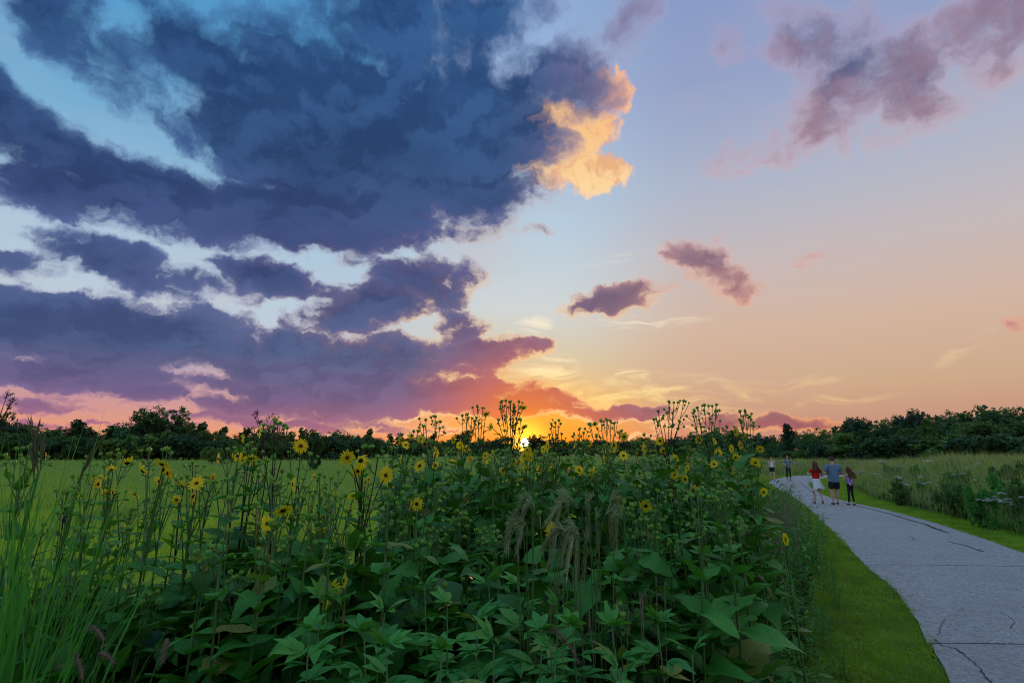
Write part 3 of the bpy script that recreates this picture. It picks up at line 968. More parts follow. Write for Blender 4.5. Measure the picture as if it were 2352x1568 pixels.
def make_meadow():
    r = np.random.default_rng(23)
    n = 150000
    y = 8 + (r.random(n) ** 1.25) * 75
    w = np.where(y < 50, 30, 60)
    x0 = np.where(y < 51.5, XR(y) + lawn_r(y), 14.0)
    x = x0 + np.abs(r.random(n)) ** 1.3 * w
    edge = np.clip((x - x0) / .5, .55, 1)
    clump = .6 + .4 * np.sin(x * 1.7 + np.sin(y * 1.1) * 2) * np.sin(y * .9 + x * .3)
    h = r.uniform(.6, 1.3, n) * edge * (.5 + .85 * clump) * np.where(y > 50, .9, 1)
    V, F = blades(on_ground(x, y), h, np.interp(y, [8, 20, 80], [.009, .018, .05]), r, .30)
    stuff('meadow_grass', V, F, M['meadow_blade'], 'tall olive meadow grass to the right of the path')
    # broad-leaved herbs between the grass
    n = 26000
    y = 9 + (r.random(n) ** 1.2) * 60
    x0 = np.where(y < 51.5, XR(y) + lawn_r(y), 14.0)
    x = x0 + .1 + np.abs(r.random(n)) ** 1.4 * 30
    P = on_ground(x, y, 0)
    P[:, 2] += r.uniform(.05, .95, n) * np.clip((x - x0) / 1.0, .3, 1)
    V, F = blades(P, r.uniform(.08, .18, n), np.interp(y, [9, 60], [.03, .09]), r, 1.6)
    stuff('meadow_herbs', V, F, M['weed_leaf'], 'leafy green herbs mixed into the right hand meadow')
    # dense herbs walling the meadow edge, its shaded face put into their dark colour
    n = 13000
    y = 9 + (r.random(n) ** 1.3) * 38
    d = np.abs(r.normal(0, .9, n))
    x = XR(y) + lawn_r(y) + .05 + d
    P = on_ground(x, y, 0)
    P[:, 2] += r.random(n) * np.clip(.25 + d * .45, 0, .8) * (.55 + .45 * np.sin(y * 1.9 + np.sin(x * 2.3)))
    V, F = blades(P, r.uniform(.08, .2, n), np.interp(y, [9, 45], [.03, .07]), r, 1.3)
    o = stuff('edge_herbs', V, F, M['under_shade_leaf'], 'wall of herbs, darkened for shade, along the meadow edge right of the path')
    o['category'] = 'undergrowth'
    # straw-coloured flowering stems above the rest
    n = 16000
    y = 9 + (r.random(n) ** 1.2) * 60
    x0 = np.where(y < 51.5, XR(y) + lawn_r(y), 14.0)
    x = x0 + .6 + np.abs(r.random(n)) ** 1.2 * 30
    pat = np.sin(x * .9 + 1.3) * np.sin(y * .6 + np.sin(x * .4) * 2) > -.25
    x, y = x[pat], y[pat]
    V, F = blades(on_ground(x, y), r.uniform(.95, 1.45, len(x)), np.interp(y, [8, 20, 80], [.006, .012, .035]), r, .15)
    stuff('meadow_straw', V, F, M['dry_straw'], 'straw-coloured seeding grass stems in the right hand meadow')
make_lawn(); make_field(); make_meadow()

# ------------------------------------------------------------------ trees
def tree_proto(seed, kind_):
    """unit tree (height 1): returns trunk mesh and crown mesh"""
    r = random.Random(seed)
    nr = np.random.default_rng(seed)
    lobes = []
    if kind_ == 'oak':
        for k in range(11):
            a = r.uniform(0, 6.28); d = r.uniform(.12, .33); z = r.uniform(.42, .88)
            lobes.append((Vector((d * math.cos(a), d * math.sin(a), z)), r.uniform(.10, .19) * (1.1 - .35 * abs(z - .62))))
        lobes.append((Vector((0, 0, .80)), .19))
    elif kind_ == 'round':
        for k in range(12):
            a = r.uniform(0, 6.28); d = r.uniform(.08, .28); z = r.uniform(.22, .84)
            lobes.append((Vector((d * math.cos(a), d * math.sin(a), z)), r.uniform(.12, .20)))
    elif kind_ == 'tall':
        for k in range(13):
            z = .25 + .68 * k / 12
            a = r.uniform(0, 6.28); d = r.uniform(.03, .16) * (1.15 - z)
            lobes.append((Vector((d * math.cos(a), d * math.sin(a), z)), r.uniform(.09, .16) * (1.25 - .65 * z)))
    elif kind_ == 'sparse':
        for k in range(16):
            a = r.uniform(0, 6.28); d = r.uniform(.10, .38); z = r.uniform(.55, .95)
            lobes.append((Vector((d * math.cos(a), d * math.sin(a), z)), r.uniform(.05, .10)))
    else:                                        # shrub
        for k in range(12):
            a = r.uniform(0, 6.28); d = r.uniform(.0, .45); z = r.uniform(.12, .74)
            lobes.append((Vector((d * math.cos(a), d * math.sin(a), z)), r.uniform(.16, .26)))
    mb = MB()
    fork = {'oak': .30, 'round': .2, 'tall': .2, 'sparse': .38, 'shrub': .03}[kind_]
    rad = {'oak': .028, 'round': .022, 'tall': .02, 'sparse': .022, 'shrub': .012}[kind_]
    sway = Vector((r.uniform(-.03, .03), r.uniform(-.03, .03), 0))
    top = Vector((sway.x, sway.y, fork))
    mb.tube([(0, 0, -.02), Vector((0, 0, fork * .5)) + sway * .3, top, Vector((sway.x * 1.5, sway.y * 1.5, .72))], [rad * 1.3, rad, rad * .85, rad * .2], 7)
    for c, q in lobes:
        st = Vector((sway.x, sway.y, fork * r.uniform(.8, 1.0) + max(0, (c.z - fork)) * r.uniform(0, .35)))
        mid = (st + c) / 2 + Vector((r.uniform(-.03, .03), r.uniform(-.03, .03), r.uniform(-.05, .01)))
        mb.tube(bez(st, mid, c, 5), [rad * .5, rad * .4, rad * .32, rad * .24, rad * .16, rad * .08], 5)
        for j in range(5 if kind_ == 'sparse' else 3):
            e = c + Vector((r.gauss(0, 1), r.gauss(0, 1), r.gauss(.3, .8))).normalized() * q * r.uniform(.7, 1.1)
            mb.tube([mid * .35 + c * .65, (c + e) / 2 + Vector((0, 0, .01)), e], [rad * .16, rad * .10, rad * .04], 4)
    # leaf clumps through the lobes
    cl_c, cl_r = [], []
    for c, q in lobes:
        for j in range({'sparse': 7, 'shrub': 16}.get(kind_, 18)):
            d = Vector((r.gauss(0, 1), r.gauss(0, 1), r.gauss(0, 1))).normalized()
            cl_c.append(c + d * q * r.uniform(.35, 1.08)); cl_r.append(q * r.uniform(.22, .42))
    per = {'sparse': 9, 'shrub': 26}.get(kind_, 26)
    C = np.repeat(np.array([tuple(c) for c in cl_c]), per, 0)
    Q = np.repeat(np.array(cl_r), per)[:, None]
    n = len(C)
    d = nr.normal(size=(n, 3)); d /= np.linalg.norm(d, axis=1)[:, None]
    P = C + d * Q * nr.random((n, 1)) ** .5
    u = nr.normal(size=(n, 3)); u /= np.linalg.norm(u, axis=1)[:, None]
    v = np.cross(u, nr.normal(size=(n, 3))); v /= np.linalg.norm(v, axis=1)[:, None]
    s = ({'sparse': .011, 'shrub': .034}.get(kind_, .0185)) * nr.uniform(.6, 1.4, (n, 1))
    V = np.stack([P - u * s, P + v * s * .55, P + u * s, P - v * s * .55], 1).reshape(-1, 3)
    F = np.arange(4 * n).reshape(n, 4)
    return mb, V, F

PROTO = {}
def proto(kind_, seed, mat):
    key = (kind_, seed, mat)
    if key not in PROTO:
        mb, V, F = tree_proto(seed, kind_)
        PROTO[key] = (mb.mesh('trunk', M['bark']), np_mesh('crown', V, F, M[mat]))
    return PROTO[key]

def tree(name, px, ytop, dist, kind_, seed, mat, label, group, fat=1.0, cat='tree'):
    top = at(px, ytop, dist)
    g = gz(top.x, dist)
    h = (top.z - g) * 1.06
    t, c = proto(kind_, seed, mat)
    o = thing(name, label, cat, (top.x, dist, g - .05), group, rnd.uniform(0, 6.28))
    o.scale = (h * fat, h * fat, h)
    obj('trunk', t, o); obj('crown', c, o)
    return o

ORD = ['first', 'second', 'third', 'fourth', 'fifth', 'sixth', 'seventh', 'eighth', 'ninth', 'tenth', 'eleventh', 'twelfth', 'thirteenth', 'fourteenth', 'fifteenth', 'sixteenth', 'seventeenth', 'eighteenth', 'nineteenth', 'twentieth']
def nth(k):
    if k < 20:
        return ORD[k]
    t = ['twenty', 'thirty', 'forty', 'fifty', 'sixty', 'seventy', 'eighty'][k // 10 - 2 + (0 if (k + 1) % 10 else 1)]
    if (k + 1) % 10 == 0:
        return t[:-1] + 'ieth'
    return ['twenty', 'thirty', 'forty', 'fifty', 'sixty', 'seventy', 'eighty'][(k + 1) // 10 - 2] + '-' + ORD[(k + 1) % 10 - 1]

def number(objs, fmt):
    """things in one row that look alike are told apart by their place in it, counted from the left"""
    objs = sorted(objs, key=lambda o: o.location.x / o.location.y)
    for k, o in enumerate(objs):
        o['label'] = fmt % nth(k)

def make_trees():
    ROW = {}
    r = random.Random(5)
    prof = [(-60, 950), (0, 968), (60, 975), (150, 985), (240, 986), (300, 977), (340, 968), (430, 968), (470, 976), (540, 988), (600, 990), (680, 990), (740, 986), (800, 994), (860, 992),
            (920, 1000), (1000, 1003), (1060, 1000), (1150, 1006), (1170, 1012)]
    mid = [(1222, 1012), (1300, 1008), (1380, 1010), (1480, 1006), (1560, 1002), (1640, 992), (1700, 996), (1760, 1000)]
    right = [(1770, 1000), (1840, 990), (1890, 988), (1950, 972), (2000, 976), (2050, 962), (2100, 955), (2160, 960), (2200, 948), (2260, 950), (2310, 946), (2420, 944)]
    L = lambda tab, x: float(np.interp(x, [a for a, b in tab], [b for a, b in tab]))
    mats = ['tree_leaf_a', 'tree_leaf_c', 'tree_leaf_a', 'tree_leaf_b']
    lab_l = 'dark leafy tree in the woodland edge behind the field'
    gl = 'trees of the woodland edge behind the field'
    x = -60.0
    while x < 1168:
        far = x > 760
        d = (150 if not far else 150 + (x - 760) * .35) + r.uniform(-9, 9)
        y = L(prof, x) + r.uniform(-4, 8)
        ROW.setdefault('l', []).append(tree('woodland_tree', x, y, d, r.choice(['oak', 'round', 'tall', 'round']), r.randint(1, 2), r.choice(mats), lab_l, gl, r.uniform(1.2, 1.7)))
        x += r.uniform(19, 30)
    # shrub belt in front of the left wood
    x = -50.0
    while x < 1165:
        far = x > 760
        d = (136 if not far else 136 + (x - 760) * .35) + r.uniform(-3, 3)
        y = L(prof, x) * .62 + 1035 * .38 + r.uniform(-8, 8)
        ROW.setdefault('s', []).append(tree('woodland_shrub', x, y, d, 'shrub', r.randint(1, 3), r.choice(mats), 'low dark shrub at the foot of the woodland edge behind the field', 'shrubs along the woodland edge behind the field', r.uniform(1.1, 1.6), 'shrub'))
        x += r.uniform(22, 32)
    # far trees under the setting sun
    x = 1224.0
    while x < 1770:
        d = 250 + r.uniform(-20, 20) - max(0, x - 1550) * .4
        ROW.setdefault('d', []).append(tree('distant_tree', x, L(mid, x) + r.uniform(-3, 6), d, r.choice(['oak', 'round', 'round']), r.randint(1, 2), r.choice(mats), 'small dark distant tree behind the flower thicket', 'distant trees behind the flower thicket', r.uniform(1.3, 2.0)))
        x += r.uniform(15, 24)
    for x in range(1090, 1800, 24):
        ROW.setdefault('e', []).append(tree('distant_shrub', x + r.uniform(-6, 6), r.uniform(1024, 1030), 225 - max(0, x - 1550) * .35, 'shrub', r.randint(1, 3), r.choice(mats),
             'low distant shrub on the skyline behind the flower thicket', 'distant shrubs behind the flower thicket', 1.5, 'shrub'))
    # wood on the right, nearer
    lab_r = 'leafy green tree in the wood beyond the right hand meadow'
    gr = 'trees of the wood beyond the right hand meadow'
    for row, (dd, dy) in enumerate(((0, 0), (-9, 18), (-16, 36))):
        x = 1775.0
        while x < 2440:
            d = float(np.interp(x, [1770, 1950, 2350], [128, 104, 84])) + dd + r.uniform(-2, 2)
            y = L(right, x) + dy * r.uniform(.7, 1.3) + r.uniform(-3, 7)
            k = 'shrub' if row == 2 else r.choice(['oak', 'round', 'tall', 'round'])
            ROW.setdefault(row, []).append(tree('woodland_tree' if row < 2 else 'woodland_shrub', x, y, d, k, r.randint(1, 2) if k != 'shrub' else r.randint(1, 3), r.choice(mats + ['tree_leaf_b']), lab_r, gr, r.uniform(1.1, 1.5) * (1.2 if row == 2 else 1), 'tree' if row < 2 else 'shrub'))
            x += r.uniform(26, 42) * (1.15 if row else 1)
    number(ROW['l'], 'dark leafy tree, %s from the left along the woodland edge behind the field')
    number(ROW['s'], 'low dark shrub, %s from the left at the foot of the woodland edge')
    number(ROW['d'], 'small distant tree, %s to the right of the setting sun on the skyline')
    number(ROW['e'], 'low distant skyline shrub, %s from the left behind the flower thicket')
    number(ROW[0], 'tall green tree, %s from the left in the back row of the right wood')
    number(ROW[1], 'lower green tree, %s from the left in the middle row of the right wood')
    number(ROW[2], 'leafy shrub, %s from the left in the front row of the right wood')
    # trees that stand out
    tree('oak_tree', 381, 938, 140, 'oak', 11, 'tree_leaf_a', 'broad dome of a dark oak standing above the left treeline', None, 1.15)
    tree('oak_tree', 345, 962, 138, 'oak', 12, 'tree_leaf_c', 'smaller dark tree leaning against the left side of the broad oak', None, 1.0)
    tree('sparse_tree', 612, 948, 132, 'sparse', 13, 'tree_leaf_d', 'thin open tree with see-through brownish crown above the treeline', None, .95)
    tree('sparse_tree', 2, 900, 96, 'sparse', 14, 'tree_leaf_a', 'tall open tree cut off by the left picture edge', None, .9)
    tree('pine_tree', 182, 968, 140, 'tall', 15, 'tree_leaf_c', 'pair-topped dark tree rising left of the broad oak', None, 1.5)
    tree('lone_tree', 1236, 1001, 210, 'oak', 16, 'tree_leaf_d', 'small round tree silhouetted just right of the setting sun', None, 1.35)
    tree('lone_tree', 1062, 987, 190, 'round', 17, 'tree_leaf_a', 'round dark tree on the skyline left of the setting sun', None, 1.15)
    tree('lone_tree', 1662, 984, 170, 'round', 18, 'tree_leaf_c', 'dark rounded tree behind the right end of the flower thicket', None, 1.1)
    tree('crooked_tree', 1806, 978, 112, 'tall', 19, 'tree_leaf_c', 'slim dark tree standing up at the left end of the right wood', None, 1.2)
    tree('oak_tree', 2085, 949, 92, 'oak', 20, 'tree_leaf_c', 'tall open-topped oak with gaps against the sky in the right wood', None, .95)
    tree('oak_tree', 1965, 966, 98, 'oak', 21, 'tree_leaf_c', 'low wide oak at the left shoulder of the right wood', None, 1.2)
    tree('oak_tree', 2290, 941, 80, 'oak', 22, 'tree_leaf_a', 'highest tree of the right wood near the right picture edge', None, 1.0)
    tree('bright_tree', 2128, 966, 80, 'tall', 23, 'tree_leaf_b', 'yellow green young tree lighter than the right wood around it', None, 1.2)
    # unseen trees added behind the viewpoint to block low sky light
    for k in range(13):
        x = -27 + 4.6 * k + r.uniform(-1, 1)
        h = r.uniform(8.5, 11)
        t, c = proto(['oak', 'round', 'round'][k % 3], 1 + k % 2, mats[k % 4])
        o = thing('woodland_tree', 'unseen tree added behind the viewpoint to block low sky, %s from the left' % nth(k), 'tree', (x, -17 - r.uniform(0, 4), 0), 'unseen sky-blocking trees added behind the viewpoint', r.uniform(0, 6.28))
        o.scale = (h * 1.1, h * 1.1, h)
        obj('trunk', t, o); obj('crown', c, o)
    # bushes out in the field
    tree('field_bush', 490, 1019, 88, 'shrub', 2, 'tree_leaf_b', 'pale green rounded bush standing in the open field', None, .9, 'bush')
    tree('field_bush', 540, 1012, 104, 'shrub', 3, 'tree_leaf_b', 'second pale green bush in the field, behind and right of the first', None, .8, 'bush')
    tree('field_bush', 722, 988, 62, 'shrub', 1, 'tree_leaf_a', 'tall dark bush standing alone in the field right of centre flowers', None, .55, 'bush')
make_trees()

# ------------------------------------------------------------------ people
M['skin'] = solid_mat('skin', (.66, .40, .30), (.60, .34, .25), .55, .35, 12)
M['hair_brown'] = solid_mat('hair_brown', (.085, .032, .016), (.17, .060, .024), .5, .4, 60, .5)
M['hair_dark'] = solid_mat('hair_dark', (.035, .024, .018), (.05, .032, .022), .6, .3, 60, .4)
M['hair_red'] = solid_mat('hair_red', (.12, .040, .020), (.08, .028, .016), .5, .4, 60, .5)
M['tee_red'] = solid_mat('tee_red', (.72, .022, .026), (.60, .016, .020), .85, .15, 14, .3)
M['tee_blue'] = solid_mat('tee_blue', (.17, .27, .38), (.13, .21, .32), .85, .15, 10, .3)
M['tee_slate'] = solid_mat('tee_slate', (.18, .25, .35), (.14, .20, .29), .85, .15, 10, .3)
M['cloth_white'] = solid_mat('cloth_white', (.86, .90, .92), (.78, .84, .88), .8, .15, 8, .3)
M['cloth_dark'] = solid_mat('cloth_dark', (.018, .020, .032), (.028, .030, .042), .8, .2, 14, .3)
M['legging'] = solid_mat('legging', (.012, .012, .016), (.020, .020, .024), .7, .3, 14)
M['shoe_dark'] = solid_mat('shoe_dark', (.030, .034, .045), (.02, .02, .025), .6, .3, 20)
M['shoe_sole'] = solid_mat('shoe_sole', (.45, .45, .48), (.3, .3, .32), .6, .3, 20)
M['eye'] = solid_mat('eye', (.02, .015, .012), None, .3, .5)
M['lip'] = solid_mat('lip', (.36, .12, .11), None, .5, .3)

def tie_dye():
    m, N = new_mat('tie_dye')
    tc = N.n('ShaderNodeTexCoord')
    vo = N.n('ShaderNodeTexVoronoi')
    N.l(tc.outputs['Object'], vo.inputs['Vector'])
    vo.inputs['Scale'].default_value = 9.0
    ring = N.m('SINE', N.m('MULTIPLY', vo.outputs['Distance'], 16.0))
    c = N.mix(N.rng(ring, -.1, .7), (.26, .07, .60, 1), (.86, .74, .95, 1))
    c = N.mix(N.rng(vo.outputs['Distance'], .35, .7, 0, .7), c, (.20, .05, .52, 1))
    p = N.n('ShaderNodeBsdfPrincipled')
    N.l(c, p.inputs['Base Color'])
    p.inputs['Roughness'].default_value = .85
    out = N.n('ShaderNodeOutputMaterial')
    N.l(p.outputs[0], out.inputs[0])
    return m
M['tie_dye'] = tie_dye()

def skin_mesh(name, chains, mat, sub=2, extra=None):
    """chains of (point, radius); points that coincide are shared. Grown into one smooth surface"""
    me = bpy.data.meshes.new(name + '_cage')
    V, rad, E, idx = [], [], [], {}
    def vid(p, r_):
        k = (round(p[0], 4), round(p[1], 4), round(p[2], 4))
        if k not in idx:
            idx[k] = len(V); V.append(k); rad.append(r_)
        return idx[k]
    for ch in chains:
        prev = None
        for p, r_ in ch:
            i = vid(p, r_)
            if prev is not None:
                E.append((prev, i))
            prev = i
    me.from_pydata(V, E, [])
    o = bpy.data.objects.new(name + '_cage', me)
    COL.objects.link(o)
    o.modifiers.new('skin', 'SKIN').use_smooth_shade = True
    for i, sv in enumerate(me.skin_vertices[0].data):
        q = rad[i]
        sv.radius = q if isinstance(q, tuple) else (q, q)
        sv.use_root = (i == 0)
    s = o.modifiers.new('sub', 'SUBSURF')
    s.levels = s.render_levels = sub
    dg = bpy.context.evaluated_depsgraph_get()
    dg.update()
    out = bpy.data.meshes.new_from_object(o.evaluated_get(dg))
    bpy.data.objects.remove(o)
    bpy.data.meshes.remove(me)
    out.name = name
    out.materials.clear()
    out.materials.append(mat)
    if extra:
        bm = bmesh.new()
        bm.from_mesh(out)
        for (fn) in extra:
            fn(bm)
        bm.to_mesh(out)
        bm.free()
    out.polygons.foreach_set('use_smooth', [True] * len(out.polygons))
    return out

def head_shape(c, s):
    """skull with brow, nose, chin and ears, facing +Y"""
    def fn(bm):
        r_ = bmesh.ops.create_icosphere(bm, subdivisions=3, radius=1.0)
        for v in r_['verts']:
            x, y, z = v.co
            jaw = 1 - .28 * max(0, -z) ** 1.3
            nx, ny, nz_ = x * .076 * jaw, y * .098 * (1 - .12 * max(0, -z)), z * .118
            if y > 0:
                ny += .024 * math.exp(-((x / .16) ** 2) - ((z + .12) / .22) ** 2)      # nose
                ny += .010 * math.exp(-((x / .28) ** 2) - ((z + .80) / .25) ** 2)      # chin
                ny -= .008 * math.exp(-(((abs(x) - .38) / .18) ** 2) - ((z - .08) / .13) ** 2)   # eye sockets
            if abs(x) > .85 and -.35 < z < .2:
                nx *= 1.13
            v.co = Vector(c) + Vector((nx, ny, nz_)) * s
    return fn

def person(px, py, height, yaw, label, build, pose, outfit):
    """py: where the feet touch the path. yaw 0 walks away from the camera"""
    g = ground(px, py, .03)
    root = thing('person', label, 'person', (g.x, g.y, .033), None, yaw)
    k = height / 1.75
    root.scale = (k, k, k)
    w = build
    P = dict(pelvis=(0, 0, .95), belly=(0, .01, 1.10), chest=(0, .0, 1.30), neck0=(0, -.01, 1.46), neck1=(0, .0, 1.53))
    sh, hipx = .185 * w, .085 * w
    L = {}
    for s, n in ((-1, 'l'), (1, 'r')):
        L['sh' + n] = (s * sh, -.01, 1.42)
        L['el' + n] = pose.get('el' + n, (s * (sh + .075), -.04, 1.14))
        L['wr' + n] = pose.get('wr' + n, (s * (sh + .07), .10, .93))
        L['hip' + n] = (s * hipx, 0, .90)
        L['kn' + n] = pose.get('kn' + n, (s * .095 * w, .02, .50))
        L['an' + n] = pose.get('an' + n, (s * .095 * w, -.02, .085))
    chains = [[(P['pelvis'], (.135 * w, .105 * w)), (P['belly'], (.130 * w, .100 * w)), (P['chest'], (.145 * w, .105 * w)), (P['neck0'], .062), (P['neck1'], .055), ((0, .01, 1.60), .055)]]
    extra = [head_shape((0, .02, 1.635), 1.0)]
    for s, n in ((-1, 'l'), (1, 'r')):
        a, e, q = Vector(L['sh' + n]), Vector(L['el' + n]), Vector(L['wr' + n])
        d = (q - e).normalized()
        chains.append([(P['chest'], (.145 * w, .105 * w)), (tuple(a), .056 * w), (tuple((a + e) / 2), .047 * w), (tuple(e), .039 * w), (tuple(e + (q - e) * .35), .038 * w), (tuple(q), .026), (tuple(q + d * .055), (.036, .020))])
        side = Vector((0, 1, 0)) if abs(d.y) < .8 else Vector((0, 0, 1))
        side = (side - d * side.dot(d)).normalized()
        nrm = d.cross(side)
        def fingers(bm, q=q, d=d, side=side, nrm=nrm, s=s):
            mb = MB()
            for f, (o, ln) in enumerate(((-.027, .062), (-.009, .074), (.010, .070), (.027, .056))):
                b = q + d * .06 + side * o
                m1 = b + d * ln * .5 + nrm * .006 * s
                m2 = m1 + (d * .75 + nrm * .65 * s).normalized() * ln * .5
                mb.tube([b, m1, m2], [.010, .0092, .007], 6)
            b = q + d * .03 + side * .03
            mb.tube([b, b + (d + side).normalized() * .032, b + (d * 1.2 + side * .6).normalized() * .062], [.011, .010, .008], 6)
            base = [bm.verts.new(v) for v in mb.V]
            for f in mb.F:
                bm.faces.new([base[i] for i in f])
        extra.append(fingers)
        hp, kn, an = Vector(L['hip' + n]), Vector(L['kn' + n]), Vector(L['an' + n])
        toe = an + Vector((s * .02, .15, -.055)) if not pose.get('lift') == n else an + Vector((s * .01, .03, -.14))
        toe.z = max(toe.z, .022)
        chains.append([(P['pelvis'], (.135 * w, .105 * w)), (tuple(hp), .088 * w), (tuple((hp + kn) / 2), .075 * w), (tuple(kn), .054 * w), (tuple(kn + (an - kn) * .35), .055 * w), (tuple(an + (kn - an) * .1), .034), (tuple(an - Vector((0, .01, .04))), .036), (tuple((an + toe) / 2 - Vector((0, 0, .012))), .034), (tuple(toe), .026)])
        L['toe' + n] = toe
    obj('body', skin_mesh('person_body', chains, M['skin'], 2, extra), root)
    # face
    for s in (-1, 1):
        mb = dome_mesh('eye_ball', .011, .011, M['eye'], 3, 8)
        obj('eye', mb, root, (s * .030, .098, 1.645), (R(-90), 0, 0))
    mb = MB().tube([(-.022, .098, 1.578), (0, .106, 1.576), (.022, .098, 1.578)], [.003, .006, .003], 6)
    obj('mouth', mb.mesh('mouth_line', M['lip']), root)
    grow = .013 + .018 * max(0, w - .9)
    # top
    top = outfit['top']
    tl = outfit.get('top_low', .93)
    tch = [[((0, 0, tl - .07), (.150 * w + grow, .124 * w + grow)), ((0, 0, tl + .03), (.152 * w + grow, .126 * w + grow)), (P['belly'], (.150 * w + grow, .124 * w + grow)), (P['chest'], (.152 * w + grow, .114 * w + grow)), ((0, -.005, outfit.get('top_high', 1.44)), .075 * w)]]
    if outfit.get('sleeves', True):
        for n in 'lr':
            a, e = Vector(L['sh' + n]), Vector(L['el' + n])
            t = outfit.get('sleeve_len', .72)
            tch.append([(P['chest'], (.152 * w + grow, .114 * w + grow)), (tuple(a), .058 * w + grow), (tuple(a + (e - a) * t * .55), .053 * w + grow), (tuple(a + (e - a) * t), .052 * w + grow)])
    obj('shirt', skin_mesh('shirt_cloth', tch, M[top], 2), root)
    # legs
    bottom, len_ = outfit['bottom'], outfit.get('leg', 1.0)
    bch = [[((0, 0, 1.06), (.134 * w + .008, .106 * w + .008)), (P['pelvis'], (.138 * w + .008, .110 * w + .008))]]
    for n in 'lr':
        hp, kn, an = Vector(L['hip' + n]), Vector(L['kn' + n]), Vector(L['an' + n])
        ch = [(P['pelvis'], (.138 * w + .008, .110 * w + .008)), (tuple(hp), .092 * w + .010)]
        if len_ >= 1:
            ch += [(tuple((hp + kn) / 2), .076 * w + .004), (tuple(kn), .055 * w + .005), (tuple(kn + (an - kn) * .35), .056 * w + .004), (tuple(an + (kn - an) * .12), .042)]
        else:
            e = hp + (kn - hp) * len_
            ch += [(tuple((hp + e) / 2), .082 * w + .016), (tuple(e), .076 * w + .018)]
        bch.append(ch)
    obj(outfit.get('bottom_name', 'trousers'), skin_mesh('trouser_cloth', bch, M[bottom], 2), root)
    # shoes
    for n in 'lr':
        an, toe = Vector(L['an' + n]), L['toe' + n]
        ch = [[(tuple(an - Vector((0, .045, .030))), .040), (tuple(an - Vector((0, -.01, .040))), (.043, .038)), (tuple((an + toe) / 2 - Vector((0, 0, .010))), (.044, .034)), (tuple(toe + Vector((0, -.005, .004))), (.040, .026))]]
        sh_ = obj('shoe', skin_mesh('shoe_upper', ch, M[outfit.get('shoe', 'shoe_dark')], 2), root)
    return root, P, L

def lock(mb, pts, radii, n=7):
    mb.tube(pts, radii, n)

def hair_long(root, mat, length, swing, seed, width=1.0):
    """cap and long wavy locks falling down the back, blown to one side"""
    r = random.Random(seed)
    mb = MB()
    bm = bmesh.new()
    q = bmesh.ops.create_icosphere(bm, subdivisions=3, radius=1.0)
    for v in q['verts']:
        x, y, z = v.co
        k = 1.0 + .05 * math.sin(9 * x + 4 * z)
        v.co = Vector((x * .090 * k, y * .108 * k - .004 - (.02 if y > 0 and z < .35 else 0), z * .128 * k + .012))
    drop = [v for v in bm.verts if v.co.y > .045 and v.co.z < .055]
    bmesh.ops.delete(bm, geom=drop, context='VERTS')
    V = [v.co + Vector((0, .02, 1.635)) for v in bm.verts]
    bm.verts.index_update()
    F = [tuple(v.index for v in f.verts) for f in bm.faces]
    mb.add(V, F)
    bm.free()
    for k in range(34):
        a = r.uniform(R(165), R(375))
        b = Vector((math.cos(a) * .075, .02 + math.sin(a) * .085, 1.66 + r.uniform(-.05, .05)))
        L = length * r.uniform(.7, 1.05)
        sx = b.x * (1.1 + .8 * width) + swing * r.uniform(.4, 1.2)
        m1 = Vector((b.x * 1.3, b.y - .035, b.z - L * .35))
        e = Vector((sx, b.y - .07 - r.uniform(0, .05), b.z - L))
        pts = bez(b, m1, e, 7)
        ph = r.uniform(0, 6)
        pts = [p + Vector((math.sin(ph + i * 1.4) * .010, math.cos(ph + i * 1.2) * .008, 0)) for i, p in enumerate(pts)]
        lock(mb, pts, [.016, .020, .021, .020, .018, .015, .010, .003], 6)
    obj('hair', mb.mesh('long_hair', M[mat]), root)

def hair_short(root, mat, bun=False, shoulder=False, crop=False):
    mb = MB()
    bm = bmesh.new()
    q = bmesh.ops.create_icosphere(bm, subdivisions=3, radius=1.0)
    for v in q['verts']:
        x, y, z = v.co
        k = (1.0 if crop else 1.05) + .03 * math.sin(11 * x + 5 * z)
        v.co = Vector((x * .082 * k, y * .104 * k - .003, z * .124 * k + .006))
    bmesh.ops.delete(bm, geom=[v for v in bm.verts if (v.co.y > .035 and v.co.z < .060) or v.co.z < (-.045 if not shoulder else -.2)], context='VERTS')
    bm.verts.index_update()
    mb.add([v.co + Vector((0, .02, 1.635)) for v in bm.verts], [tuple(v.index for v in f.verts) for f in bm.faces])
    bm.free()
    if bun:
        mb.tube([(0, -.03, 1.74), (0, -.045, 1.77), (0, -.05, 1.80), (0, -.05, 1.82)], [.03, .05, .04, .01], 8)
    if shoulder:
        r = random.Random(4)
        for k in range(22):
            a = r.uniform(R(150), R(390))
            b = Vector((math.cos(a) * .078, .02 + math.sin(a) * .09, 1.65))
            e = Vector((b.x * 1.35, b.y - .01, 1.44 + r.uniform(-.03, .03)))
            mb.tube(bez(b, Vector((b.x * 1.35, b.y, 1.55)), e, 5), [.018, .021, .021, .019, .014, .004], 6)
    obj('hair', mb.mesh('short_hair', M[mat]), root)

